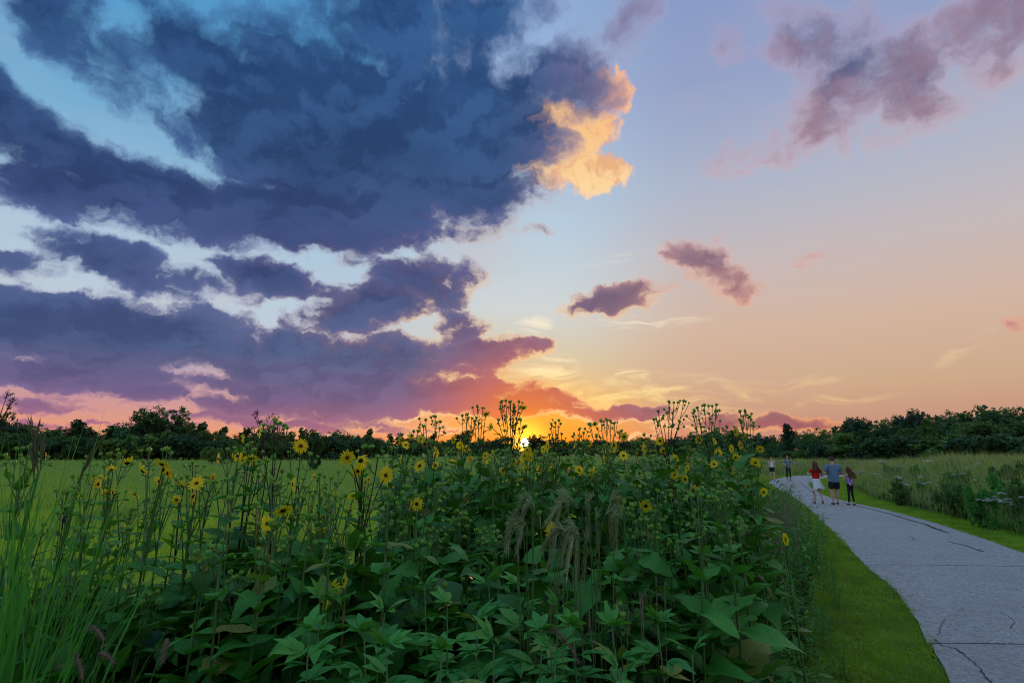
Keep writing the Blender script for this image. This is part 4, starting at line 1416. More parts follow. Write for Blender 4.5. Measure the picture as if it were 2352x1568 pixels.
def tied_shirt(root, mat, w):
    """shirt knotted round the waist, its tail blowing out to one side"""
    r = random.Random(8)
    V, F = [], []
    n, rows = 28, 8
    for i in range(rows):
        t = i / (rows - 1)
        z = 1.03 - .44 * t
        for k in range(n):
            a = 2 * math.pi * k / n
            fl = 1 + t * (.28 + .14 * math.sin(a * 5 + 1) + .08 * math.sin(a * 9))
            x = math.cos(a) * .158 * w * fl + .10 * t * t * (1.2 if math.cos(a) > 0 else .4)
            y = math.sin(a) * .128 * w * fl - .03 * t
            V.append((x, y, z + .05 * t * math.sin(a * 3 + .6) + .03 * t * math.cos(a)))
    for i in range(rows - 1):
        for k in range(n):
            a, b = i * n + k, i * n + (k + 1) % n
            F.append((a, b, b + n, a + n))
    me = py_mesh('tied_shirt_cloth', V, F, M[mat])
    o = obj('tied_shirt', me, root)
    so = o.modifiers.new('thickness', 'SOLIDIFY'); so.thickness = .008
    mb = MB()
    for s in (-1, 1):                            # sleeves knotted in front
        mb.tube(bez((s * .10, .13 * w, 1.02), (s * .05, .19, .98), (s * .07, .17, .74), 6), [.02, .026, .024, .024, .026, .026, .03], 8)
    obj('sleeve_knot', mb.mesh('sleeve_knot_cloth', M[mat]), o)

def make_people():
    p, P, L = person(1880, 1157, 1.62, R(-6), 'long-haired walker in a red shirt with a white shirt tied round the waist', .88,
                     dict(anl=(-.09, .10, .085), knl=(-.09, .12, .50), anr=(.085, -.24, .16), knr=(.085, -.02, .50), lift='r', ell=(-.26, .02, 1.16), wrl=(-.22, .22, 1.22), elr=(.25, -.03, 1.16), wrr=(.20, .18, 1.12)),
                     dict(top='tee_red', bottom='cloth_dark', leg=.78, bottom_name='shorts', top_low=.97, sleeve_len=.6))
    hair_long(p, 'hair_brown', .42, .05, 1, 1.1)
    tied_shirt(p, 'cloth_white', .88)
    p, P, L = person(1921, 1159, 1.80, R(-2), 'broad walker in a blue T-shirt and dark shorts between two long-haired walkers', 1.22,
                     dict(anl=(-.10, -.03, .085), anr=(.11, .08, .085), knr=(.11, .08, .50), ell=(-.33, -.02, 1.13), wrl=(-.24, .24, 1.10), elr=(.33, -.02, 1.13), wrr=(.22, .24, 1.10)),
                     dict(top='tee_blue', bottom='cloth_dark', leg=.92, bottom_name='shorts', top_low=.85, sleeve_len=.8))
    hair_short(p, 'hair_dark', crop=True)
    p, P, L = person(1957, 1160, 1.42, R(2), 'small long-haired walker in a purple tie-dye top and black leggings', .84,
                     dict(anl=(-.10, .05, .085), anr=(.10, -.06, .085), ell=(-.22, .0, 1.17), wrl=(-.14, .20, 1.12), elr=(.23, -.01, 1.16), wrr=(.17, .17, 1.08)),
                     dict(top='tie_dye', bottom='legging', leg=1.0, bottom_name='leggings', sleeves=False, top_high=1.36, top_low=.95))
    hair_long(p, 'hair_brown', .46, .16, 3, 1.2)
    p, P, L = person(1775, 1105, 1.62, R(174), 'oncoming walker in a white sleeveless top with a hand raised to the face', .95,
                     dict(anl=(-.09, .12, .085), knl=(-.09, .12, .50), anr=(.09, -.12, .10), ell=(-.27, -.06, 1.16), wrl=(-.22, .12, 1.06), elr=(.24, .10, 1.16), wrr=(.06, .20, 1.44)),
                     dict(top='cloth_white', bottom='cloth_dark', leg=.62, bottom_name='shorts', sleeves=False, top_low=1.0))
    hair_short(p, 'hair_red', bun=True)
    mb = MB()
    V = [(math.cos(a) * .165 * f, math.sin(a) * .135 * f, z) for (z, f) in ((1.02, .95), (.95, 1.05), (.86, 1.12), (.80, 1.10)) for a in [2 * math.pi * k / 20 for k in range(20)]]
    mb.add(V, [(i * 20 + k, i * 20 + (k + 1) % 20, i * 20 + 20 + (k + 1) % 20, i * 20 + 20 + k) for i in range(3) for k in range(20)])
    obj('waist_jacket', mb.mesh('waist_jacket_cloth', M['cloth_dark']), p)
    p, P, L = person(1812, 1103, 1.70, R(176), 'oncoming walker in a slate blue T-shirt and black trousers', .92,
                     dict(anl=(-.07, .12, .085), knl=(-.08, .13, .50), anr=(.07, -.12, .10), ell=(-.28, -.05, 1.14), wrl=(-.30, .04, .92), elr=(.27, .0, 1.15), wrr=(.20, .18, 1.12)),
                     dict(top='tee_slate', bottom='legging', leg=1.0, bottom_name='trousers', top_low=.90, sleeve_len=.8))
    hair_short(p, 'hair_brown', shoulder=True)
make_people()

# ------------------------------------------------------------------ cup plants
def look_euler(d, roll=0.0):
    return (Vector(d).to_track_quat('Z', 'Y') @ Euler((0, 0, roll)).to_quaternion()).to_euler()

def add_flower(root, p, facing, size, r, old=False, plain=False):
    f = obj('flower', FLOWER[r.randrange(len(FLOWER))], root, p, look_euler(facing, r.uniform(0, 6)), size)
    obj('flower_disc', DISC[1 if old else r.randrange(2)], f, (0, 0, .05))
    b = obj('flower_cup', BUD[2], f, (0, 0, -.42), (0, 0, r.uniform(0, 6)), .62)
    return f

def cup_plant(px, dist, heads, label, group=None, seed=0, leaves=True, dark=False, leafsize=1.0, topz=None, low=.35, pair0=None, spread=.18):
    """px, dist: where the stem stands; heads: (px, py, kind[, ddist]) of flower (f front, s side, d drooping) or bud (b)"""
    r = random.Random(seed * 7 + 3)
    bx = (px - 1176.0) / FPX * dist * 1.0
    base = Vector((bx, dist, gz(bx, dist)))
    root = thing('cup_plant', label, 'flowering plant', base, group)
    H = []
    for h in heads:
        dd = h[3] if len(h) > 3 else r.uniform(-spread, spread)
        H.append((at(h[0], h[1], dist + dd) - base, h[2]))
    zs = [p.z for p, k in H]
    mean = sum((p for p, k in H), Vector()) / len(H)
    zn = max(.4, max(zs) - r.uniform(.20, .30)) if topz is None else max(topz, max(zs) - .42)
    lean = Vector((mean.x, mean.y, 0)) * .75
    bend = Vector((r.uniform(-.03, .03), r.uniform(-.03, .03), 0))
    def axis(z):
        t = z / zn
        return Vector((lean.x * t ** 1.5 + bend.x * math.sin(3.1 * t), lean.y * t ** 1.5 + bend.y * math.sin(3.1 * t), z))
    mb = MB()
    mb.tube([axis(zn * i / 8) for i in range(9)], [.0095 - .004 * i / 8 for i in range(9)], 4)
    node2 = axis(zn * .93) if zn > .8 else axis(zn)
    tips = []
    for p, k in H:
        st = axis(max(.2, min(zn, p.z - r.uniform(.14, .52))))          # each stalk leaves the stem at its own node
        d = p - st
        ctl = st + Vector((d.x * .72, d.y * .72, d.z * .48))
        end = p
        if k in 'fsd':                           # the stalk bends over behind the flower
            ctl = st + Vector((d.x * .62, d.y * .62 + .02, max(d.z, .08) * .85))
            end = p + Vector((0, .012, -.008))
        pts = bez(st, ctl, end, 6)
        mb.tube(pts, [.0042, .0038, .0034, .0031, .0029, .0027, .0025], 4)
        tips.append((p, k, pts))
    nleaf = 0
    for p, k, pts in tips:
        if k == 'b':
            n = r.randint(2, 4)
            # a head of buds: one at the tip, the others on short stalks round it
            d = (pts[-1] - pts[-2]).normalized()
            obj('bud', BUD[r.randrange(2)], root, p, look_euler(d + Vector((r.uniform(-.3, .3), r.uniform(-.3, .3), .2)), r.uniform(0, 6)), r.uniform(.024, .031))
            for j in range(n):
                a = r.uniform(0, 6.28)
                st = pts[r.choice((-2, -2, -3))]
                q = p + Vector((math.cos(a) * r.uniform(.025, .06), math.sin(a) * r.uniform(.02, .05), r.uniform(-.06, .015)))
                mb.tube(bez(st, (st + q) / 2 + Vector((math.cos(a) * .015, math.sin(a) * .015, -.01)), q, 3), [.0022, .002, .002, .002], 4)
                obj('bud', BUD[r.randrange(3)], root, q, look_euler(q - st + Vector((0, 0, .02)), r.uniform(0, 6)), r.uniform(.018, .027))
        else:
            if k == 'f':
                face = Vector((r.uniform(-.9, .9), -1, r.uniform(-.25, .7)))
            elif k == 's':
                face = Vector((r.choice((-1, 1)) * r.uniform(.6, 1), r.uniform(-.8, .1), r.uniform(-.1, .4)))
            else:
                face = Vector((r.uniform(-.6, .6), -.5, -.8))
            add_flower(root, p, face, r.uniform(.028, .043), r, old=(k == 'd'))
        # small leaf on the stalk
        if r.random() < .55:
            q = pts[3]
            obj('leaf', CUP[r.randrange(len(CUP))], root, q, (R(r.uniform(20, 60)), 0, r.uniform(0, 6.28)), r.uniform(.04, .075))
    if leaves:
        z = zn
        az = r.uniform(0, 3.14) if pair0 is None else pair0
        k = 0
        while z > low:
            s = (.10 + .035 * k if k < 4 else .25) * r.uniform(.85, 1.15) * leafsize
            s = min(s, .27)
            c = axis(z)
            for side in (0, math.pi):
                if r.random() < .94:
                    obj('leaf', CUP[r.randrange(len(CUP))], root, c, (R(r.uniform(5, 52)), R(r.uniform(-12, 12)), az + side + r.uniform(-.25, .25)), s * r.uniform(.85, 1.1))
            z -= (.105 + .010 * k) * r.uniform(.85, 1.2)
            az += math.pi / 2 + r.uniform(-.3, .3)
            k += 1
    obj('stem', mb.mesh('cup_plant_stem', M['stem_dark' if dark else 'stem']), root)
    return root

def make_cup_plants():
    K = cup_plant
    # ---- open left side, from the left picture edge
    K(62, 3.1, [(12, 1048, 'b'), (38, 1033, 'b'), (66, 1030, 'b'), (88, 1044, 'b'), (50, 1062, 'b'), (108, 1049, 's'), (70, 1078, 'd')], 'bud-topped cup plant at the left edge with one yellow flower turned away', seed=1)
    K(268, 3.0, [(252, 1046, 'b'), (285, 1040, 'b'), (292, 1062, 'd'), (256, 1078, 'd'), (240, 1074, 'b'), (262, 1130, 's')], 'cup plant with nodding yellow flowers, left of the tall central-stemmed one', seed=2)
    K(356, 2.7, [(343, 1036, 'b'), (384, 1034, 'b'), (376, 1078, 'f'), (330, 1080, 'd'), (372, 1064, 'd'), (386, 1086, 'f')], 'tall straight cup plant with stacked cupped leaf pairs in left foreground', seed=3, topz=1.62, leafsize=.95, pair0=.15, low=.2)
    K(455, 3.2, [(405, 1147, 'f'), (452, 1110, 'f'), (445, 1140, 'f'), (470, 1100, 'b'), (430, 1095, 'b'), (490, 1108, 'b')], 'cup plant with three yellow blooms at mid height in left meadow gap', seed=4)
    K(560, 3.3, [(545, 1047, 'f'), (555, 1006, 's'), (502, 1053, 's'), (522, 1034, 'b'), (575, 1052, 'd')], 'cup plant holding a dark-eyed yellow bloom and a side-facing bloom above it', seed=5)
    K(600, 3.5, [(596, 990, 's'), (578, 1020, 'b'), (585, 1035, 'b')], 'slim cup plant with one yellow flower turned sideways high on a curved stalk', seed=6)
    K(648, 3.4, [(606, 978, 'b'), (632, 966, 'b'), (638, 975, 'b'), (660, 984, 'b')], 'tall cup plant with four bare bud stalks forking like a candelabrum', seed=7, dark=True, topz=1.75)
    K(682, 3.3, [(691, 1024, 'f'), (668, 1020, 'b'), (712, 1046, 'b')], 'cup plant with a single large yellow bloom facing the viewer, right of bare bud stalks', seed=8, topz=1.75)
    K(612, 2.6, [(614, 1202, 'f'), (590, 1160, 'b'), (650, 1170, 'd')], 'low cup plant with a big yellow flower below the field line', seed=9)
    K(676, 2.9, [(664, 1180, 's'), (700, 1120, 'b'), (640, 1115, 'b'), (725, 1130, 'b')], 'cup plant with a side-on yellow flower over dark broad leaves', seed=10)
    K(745, 3.4, [(742, 1215, 's'), (735, 1090, 'b'), (760, 1100, 'b'), (778, 1085, 'b')], 'budding cup plant just left of the cluster of four yellow blooms', seed=11)
    K(822, 3.0, [(797, 1050, 'f'), (829, 1058, 'f'), (822, 1081, 'f'), (885, 1091, 'f'), (868, 1052, 'b'), (838, 1028, 'b')], 'dark-stemmed cup plant carrying a cluster of four bright yellow blooms', seed=12, dark=True)
    K(770, 2.5, [(765, 1350, 'f'), (750, 1385, 's'), (792, 1332, 's'), (780, 1365, 'b')], 'small low plant with little yellow flowers amid dark foreground leaves', seed=13, leafsize=.9)
    # ---- thicket, left to right
    K(935, 4.2, [(920, 1010, 's'), (945, 1000, 's'), (932, 1022, 'f'), (966, 1008, 'f'), (960, 992, 'b'), (905, 1030, 'b')], 'yellow-flowered cup plant at the left end of the tall thicket', seed=14)
    K(962, 3.9, [(965, 1070, 'f'), (985, 1040, 'b'), (950, 1055, 'b'), (975, 1095, 'd')], 'cup plant with one bright bloom below the left end of the tall thicket', seed=15)
    K(957, 3.1, [(957, 1157, 'f'), (930, 1120, 'b'), (985, 1135, 'b')], 'cup plant with a lone yellow flower over broad leaves left of centre', seed=16)
    K(990, 4.6, [(978, 966, 'b'), (1001, 958, 'b'), (972, 980, 'b'), (1003, 972, 'b'), (1010, 985, 'b')], 'cup plant with thin budded stalks silhouetted on violet cloud', seed=17, dark=True, topz=2.02)
    K(1062, 4.8, [(1062, 956, 'b'), (1074, 953, 'b'), (1084, 962, 'b'), (1094, 960, 'b'), (1056, 1022, 'f'), (1070, 1030, 'f'), (1040, 1010, 's'), (1000, 1068, 'f')], 'cup plant with silhouetted buds over two overlapping yellow blooms', seed=18, topz=1.85)
    K(1108, 5.0, [(1097, 936, 'b'), (1108, 938, 'b'), (1116, 950, 'd'), (1090, 968, 'b')], 'lone tall forked bud stalk left of the tallest flower stand', seed=19, dark=True, topz=2.1)
    K(1172, 4.7, [(1150, 926, 'b'), (1162, 922, 'b'), (1172, 924, 'b'), (1180, 930, 'b'), (1192, 924, 'b'), (1202, 936, 'd'), (1160, 956, 'b'), (1145, 966, 'b'), (1128, 980, 's'), (1186, 962, 'b'), (1196, 966, 'b'), (1204, 980, 'd'), (1178, 946, 'b'), (1184, 976, 'b')],
      'tallest cup plant, crowded with silhouetted buds left of the setting sun', seed=20, dark=True, topz=2.08)
    K(1150, 4.3, [(1115, 1046, 'f'), (1155, 1081, 'f'), (1180, 1060, 's'), (1135, 1040, 'b'), (1168, 1032, 'b')], 'cup plant with two yellow blooms under the tallest bud stand', seed=21)
    K(1210, 4.5, [(1208, 1076, 'f'), (1194, 1080, 's'), (1220, 1050, 's'), (1232, 1040, 'b')], 'cup plant with orange-lit yellow flowers directly below the setting sun', seed=22)
    K(1278, 5.2, [(1266, 975, 'b'), (1276, 972, 'b'), (1284, 967, 'b'), (1290, 998, 'b'), (1262, 1000, 'b')], 'small forked cup plant of silhouetted buds right of the setting sun', seed=23, dark=True, topz=2.0)
    K(1255, 4.6, [(1240, 1080, 'f'), (1268, 1075, 's'), (1300, 1072, 'f'), (1275, 1045, 'b'), (1250, 1040, 's')], 'cup plant with paired yellow flowers right of the sun-lit ones', seed=24)
    K(1265, 3.0, [(1266, 1218, 'f'), (1240, 1180, 'b')], 'single yellow bloom low among the nodding rye heads', seed=25)
    K(1392, 4.9, [(1352, 975, 'b'), (1366, 972, 'd'), (1380, 968, 'b'), (1392, 964, 'b'), (1402, 968, 'b'), (1412, 972, 'b'), (1425, 992, 'b'), (1370, 1000, 'b'), (1410, 1022, 'f'), (1388, 1030, 'f'), (1434, 1003, 'f'), (1432, 1046, 'f')],
      'broad cup plant with a fan of buds over three yellow blooms', seed=26, topz=1.86)
    K(1385, 4.3, [(1388, 1055, 's'), (1330, 1080, 'f'), (1360, 1085, 's'), (1345, 1050, 'b'), (1402, 1090, 's'), (1400, 1062, 'b')], 'cup plant with half-turned yellow flowers below the fan of buds', seed=27)
    K(1345, 5.4, [(1330, 988, 'b'), (1340, 995, 'b'), (1318, 1000, 'b'), (1322, 1022, 's')], 'short bud-topped cup plant left of the broad bud fan', seed=28)
    K(1533, 4.7, [(1512, 946, 'b'), (1536, 924, 'b'), (1548, 926, 'b'), (1570, 922, 'b'), (1502, 965, 'b'), (1545, 950, 'b'), (1560, 968, 'b'), (1526, 978, 's'), (1516, 1012, 'f'), (1524, 1035, 'f'), (1480, 1000, 'b')],
      'very tall cup plant with long bare bud stalks right of centre', seed=29, dark=True, topz=2.0)
    K(1500, 4.4, [(1480, 1030, 's'), (1522, 1062, 's'), (1495, 1050, 'b'), (1470, 1060, 'b'), (1555, 1072, 'd')], 'cup plant with side-turned yellow flowers under the long bare bud stalks', seed=30)
    K(1622, 4.6, [(1602, 938, 'b'), (1618, 932, 'b'), (1636, 934, 'b'), (1644, 946, 'b'), (1592, 950, 'b'), (1606, 966, 'b'), (1630, 962, 'b'), (1654, 968, 'b'), (1605, 1010, 'f'), (1640, 1012, 's'), (1628, 985, 'b'), (1598, 985, 'b')],
      'dense tall cup plant with clustered bud heads against pink sky', seed=31, topz=1.95)
    K(1600, 4.1, [(1573, 1100, 'f'), (1593, 1126, 'f'), (1580, 1075, 's'), (1640, 1066, 'f'), (1610, 1060, 'b'), (1550, 1090, 's')], 'cup plant with two small yellow blooms against blue-green leaves', seed=32)
    K(1716, 4.5, [(1700, 946, 'b'), (1712, 948, 'b'), (1722, 958, 'b'), (1730, 972, 'b'), (1690, 990, 's'), (1700, 1022, 'f'), (1712, 1005, 's'), (1746, 1031, 'f'), (1740, 1000, 'b'), (1704, 970, 'b')], 'last tall cup plant of the thicket, nearest the path, in bloom', seed=33, topz=1.78)
    K(1722, 4.2, [(1717, 1115, 'f'), (1736, 1062, 's'), (1700, 1090, 'b'), (1690, 1050, 's'), (1755, 1130, 's')], 'cup plant with a yellow bloom above large dark leaves by the path', seed=34)
    K(1490, 3.3, [(1483, 1161, 'f'), (1470, 1120, 'b'), (1510, 1130, 'b')], 'cup plant with one downturned yellow flower right of the rye heads', seed=35)
    K(1440, 5.2, [(1450, 1020, 'b'), (1462, 1035, 's'), (1440, 1050, 'b'), (1470, 1010, 'b')], 'cup plant between the bud fan and the long bare bud stalks', seed=36)
    K(1668, 5.0, [(1660, 985, 'b'), (1672, 1000, 'b'), (1680, 1030, 's'), (1650, 1040, 'f')], 'cup plant in the gap between the two right-hand tall stands', seed=37)
    K(1805, 3.6, [(1806, 1238, 's'), (1790, 1225, 'b')], 'small yellow flower plant leaning out beside the path', seed=38, leafsize=.55)
    # ---- filling stems
    r = random.Random(77)
    lab = 'leafy cup plant filling the dense flower thicket'
    grp = 'cup plants filling the flower thicket'
    s = 100
    for k in range(84):
        px = 890 + 838 * (k + r.random()) / 84
        d = r.uniform(3.3, 7.5) if k % 3 else r.uniform(2.7, 3.6)
        if d < 3.8 and 1140 < px < 1430:
            d += 1.5
        y0 = r.uniform(1015, 1075) if d > 3.8 else r.uniform(1110, 1230)
        hd = [(px + r.uniform(-26, 26), y0 + r.uniform(-12, 24), (r.choice('bbbbbbsf') if d > 3.8 else 'b')) for _ in range(r.randint(2, 4))]
        K(px, d, hd, lab, grp, seed=s, low=.6 if d > 5 else .35, leafsize=1.15); s += 1
    lab = 'low leafy cup plant in the dark left foreground'
    grp = 'low cup plants of the left foreground'
    for k in range(38):
        px = 60 + 860 * (k + r.random()) / 38
        d = r.uniform(2.3, 3.6)
        y0 = r.uniform(1130, 1330) if px > 450 else r.uniform(1190, 1380)
        hd = [(px + r.uniform(-24, 24), y0 + r.uniform(-16, 20), 'b') for _ in range(r.randint(1, 2))]
        K(px, d, hd, lab, grp, seed=s, low=.15); s += 1
    lab = 'budding cup plant screening the open field'
    grp = 'budding cup plants screening the field'
    for k in range(23):
        px = 150 + 760 * (k + r.random()) / 23
        d = r.uniform(3.0, 4.4)
        y0 = r.uniform(1060, 1150)
        hd = [(px + r.uniform(-34, 34), y0 + r.uniform(-18, 40), r.choice('bbbbbbsd')) for _ in range(r.randint(3, 5))]
        K(px, d, hd, lab, grp, seed=s, low=.3, leafsize=.9, dark=(k % 4 == 0), spread=.3); s += 1
    lab = 'leafy cup plant in the dark central foreground'
    grp = 'low cup plants of the central foreground'
    for k in range(30):
        px = 930 + 600 * (k + r.random()) / 30
        d = r.uniform(2.5, 3.8)
        y0 = r.uniform(1190, 1400) if not 1140 < px < 1430 else r.uniform(1330, 1420)
        hd = [(px + r.uniform(-20, 20), y0, 'b')]
        K(px, d, hd, lab, grp, seed=s, low=.15, leafsize=.95); s += 1
make_cup_plants()

MARKS = [(62, 'left edge bud plant'), (268, 'nodding-flowered plant'), (356, 'straight tall plant'), (455, 'three-bloom plant'), (560, 'dark-eyed bloom'), (648, 'bare candelabrum stalks'), (691, 'single large bloom'),
         (745, 'budding plant left of the bloom cluster'), (822, 'cluster of four blooms'), (935, 'left end of the tall thicket'), (990, 'thin stalks on violet cloud'), (1062, 'two overlapping blooms'), (1108, 'lone forked bud stalk'), (1172, 'tallest bud stand'),
         (1206, 'setting sun'), (1278, 'small bud fork right of the sun'), (1345, 'short bud-topped plant'), (1392, 'broad fan of buds'), (1440, 'gap right of the bud fan'), (1533, 'long bare bud stalks'), (1622, 'dense clustered bud heads'), (1716, 'last tall plant by the path')]
def relabel(group, what):
    L = sorted([o for o in COL.objects if o.get('group') == group], key=lambda o: o.location.x / o.location.y)
    seen = {}
    for o in L:
        px = 1176 + o.location.x / o.location.y * FPX
        m = min(MARKS, key=lambda q: abs(q[0] - px))
        side = 'left of' if px < m[0] - 7 else 'right of' if px > m[0] + 7 else 'below'
        d = o.location.y
        seen.setdefault((side, m[1]), []).append(o)
    for (side, name), os_ in seen.items():
        os_.sort(key=lambda o: o.location.y)
        for k, o in enumerate(os_):
            near = '' if len(os_) == 1 else ('nearest ' if k == 0 else 'farthest ' if k == len(os_) - 1 else nth(k) + ' nearest ')
            o['label'] = '%s%s %s the %s' % (near, what, side, name)
relabel('cup plants filling the flower thicket', 'leafy filler cup plant')
relabel('low cup plants of the left foreground', 'low dark-leaved cup plant')
relabel('low cup plants of the central foreground', 'low foreground cup plant')
relabel('budding cup plants screening the field', 'budding field-screening cup plant')

# ------------------------------------------------------------------ lobe-leaved herbs in the foreground
def lobed_plant(px, dist, ytop, label, group, seed, n=6, size=.17):
    r = random.Random(seed)
    bx = (px - 1176.0) / FPX * dist
    base = Vector((bx, dist, gz(bx, dist)))
    root = thing('lobed_herb', label, 'herb', base, group)
    h = max(.25, at(px, ytop, dist).z - base.z)
    mb = MB()
    lean = Vector((r.uniform(-.08, .08), r.uniform(-.10, .04), 0))
    ax = lambda z: Vector((lean.x * (z / h) ** 2, lean.y * (z / h) ** 2, z))
    mb.tube([ax(h * i / 6) for i in range(7)], [.006 - .0035 * i / 6 for i in range(7)], 5)
    obj('stem', mb.mesh('lobed_herb_stem', M['stem']), root)
    az = r.uniform(0, 3)
    z = h
    for k in range(n):
        s = size * (.55 + .16 * k if k < 3 else 1.05) * r.uniform(.85, 1.15)
        for side in (0, math.pi):
            obj('leaf', LOBED[r.randrange(3)], root, ax(z), (R(r.uniform(-5, 40) + (30 if k == 0 else 0)), R(r.uniform(-15, 15)), az + side + r.uniform(-.3, .3)), s)
        z -= r.uniform(.07, .13)
        az += math.pi / 2 + r.uniform(-.3, .3)
        if z < .15:
            break
    return root

def make_lobed():
    spots = [(745, 1440, 2.0), (770, 1385, 2.2), (862, 1405, 2.2), (905, 1470, 2.0), (955, 1480, 1.9), (1015, 1345, 2.5), (1045, 1390, 2.3), (1090, 1420, 2.1), (1150, 1350, 2.6), (1225, 1335, 2.6),
             (1265, 1390, 2.3), (1205, 1440, 2.0), (1010, 1500, 1.8), (1130, 1490, 1.9), (1330, 1430, 2.2), (1400, 1340, 2.7), (1440, 1450, 2.1), (1270, 1500, 1.85), (1370, 1520, 1.8), (1520, 1440, 2.3), (1560, 1500, 2.1)]
    for k, (px, y, d) in enumerate(spots):
        lobed_plant(px, d, y, 'herb with deep-cut palm-like leaves in the front row', 'palm-leaved herbs in the front row', 300 + k, 6, .17)
make_lobed()
number([o for o in COL.objects if o.get('group') == 'palm-leaved herbs in the front row'], 'herb with deep-cut palm-like leaves, %s from the left in the front row')

# ------------------------------------------------------------------ willowy weeds along the bed's edge by the path
def weed_protos():
    out = []
    for s in range(5):
        r = random.Random(40 + s)
        mb, lf = MB(), MB()
        for q in range(r.randint(3, 5)):
            a = r.uniform(0, 6.28)
            b = Vector((r.uniform(-.06, .06), r.uniform(-.06, .06), 0))
            top = b + Vector((math.cos(a) * r.uniform(.05, .3), math.sin(a) * r.uniform(.05, .3), r.uniform(.65, 1.0)))
            pts = bez(b, (b + top) / 2 + Vector((0, 0, .18)), top, 8)
            mb.tube(pts, [.0045 - .0004 * i for i in range(9)], 4)
            for i in range(2, 9):
                for j in range(3):
                    p = pts[i] + (pts[max(i - 1, 0)] - pts[i]) * r.random()
                    L = r.uniform(.08, .15) * (1.1 - .05 * i)
                    W = L * r.uniform(.20, .30)
                    rot = Matrix.Rotation(r.uniform(0, 6.28), 3, 'Z') @ Matrix.Rotation(R(r.uniform(-20, 45)), 3, 'X')
                    V = [Vector((0, 0, 0)), Vector((-W * .5, L * .4, .01)), Vector((0, L * .45, 0)), Vector((W * .5, L * .4, .01)), Vector((0, L, -L * .2))]
                    lf.add([rot @ v + p for v in V], [(0, 2, 1), (0, 3, 2), (1, 2, 4), (2, 3, 4)])
        out.append((mb.mesh('weed_stems', M['stem']), lf.mesh('weed_leaves', M['weed_leaf'])))
    return out

def make_weeds():
    pr = weed_protos()
    r = random.Random(55)
    for k in range(190):
        y = 2.6 + (k / 190) ** 1.15 * 18
        x = float(bed_r(y)) + .30 * math.sin(y * 2.3) * math.sin(y * .9 + 1) - (.02 + abs(r.gauss(0, .55))) * (1 + y * .05)
        h = r.uniform(.8, 1.2) * float(np.interp(y, [2.6, 4.5, 6, 11, 16, 21], [.55, .75, 1.15, 1.4, 1.1, .9])) * (.75 if x > float(bed_r(y)) - .3 else 1)
        o = thing('willowy_weed', 'willowy narrow-leaved weed at the edge of the bed beside the path', 'weed', (x, y, gz(x, y) - .02), 'willowy weeds along the edge of the bed', r.uniform(0, 6.28), h)
        a, b = pr[k % 5]
        obj('stems', a, o); kind(obj('leaves', b, o), 'stuff')
    for k in range(60):                          # low ones straying onto the verge
        y = 3.0 + (k / 60) ** 1.1 * 11
        x = float(bed_r(y)) + abs(r.gauss(0, .22))
        o = thing('willowy_weed', 'low stray weed leaning out of the bed over the mown verge', 'weed', (x, y, gz(x, y) - .02), 'low weeds straying onto the verge', r.uniform(0, 6.28), r.uniform(.22, .5))
        a, b = pr[k % 5]
        obj('stems', a, o); kind(obj('leaves', b, o), 'stuff')
    for k in range(130):                         # and between the herbs in front
        px = r.uniform(880, 1850) if k < 60 else r.uniform(1430, 1860)
        d = r.uniform(1.9, 3.4)
        x = (px - 1176) / FPX * d
        if x > float(bed_r(d)):
            continue
        h = r.uniform(.5, .85)
        o = thing('willowy_weed', 'willowy narrow-leaved weed among the herbs of the front row', 'weed', (x, d, 0), 'willowy weeds of the front row', r.uniform(0, 6.28), h)
        a, b = pr[k % 5]
        obj('stems', a, o); obj('leaves', b, o)
make_weeds()

# ------------------------------------------------------------------ undergrowth that closes the bed, its shade put into the leaf colour
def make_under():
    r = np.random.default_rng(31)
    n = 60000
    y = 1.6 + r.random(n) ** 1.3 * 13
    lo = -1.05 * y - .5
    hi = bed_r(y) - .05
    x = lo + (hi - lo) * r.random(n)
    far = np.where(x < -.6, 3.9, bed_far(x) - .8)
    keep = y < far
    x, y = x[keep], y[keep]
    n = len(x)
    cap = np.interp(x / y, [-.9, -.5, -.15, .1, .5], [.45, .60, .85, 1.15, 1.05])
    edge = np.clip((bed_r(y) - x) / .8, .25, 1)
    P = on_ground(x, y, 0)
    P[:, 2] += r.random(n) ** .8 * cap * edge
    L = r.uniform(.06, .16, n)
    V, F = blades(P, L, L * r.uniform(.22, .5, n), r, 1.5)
    o = stuff('undergrowth', V, F, M['under_shade_leaf'], 'mass of small leaves, darkened for shade, under the flower thicket')
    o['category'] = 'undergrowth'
make_under()

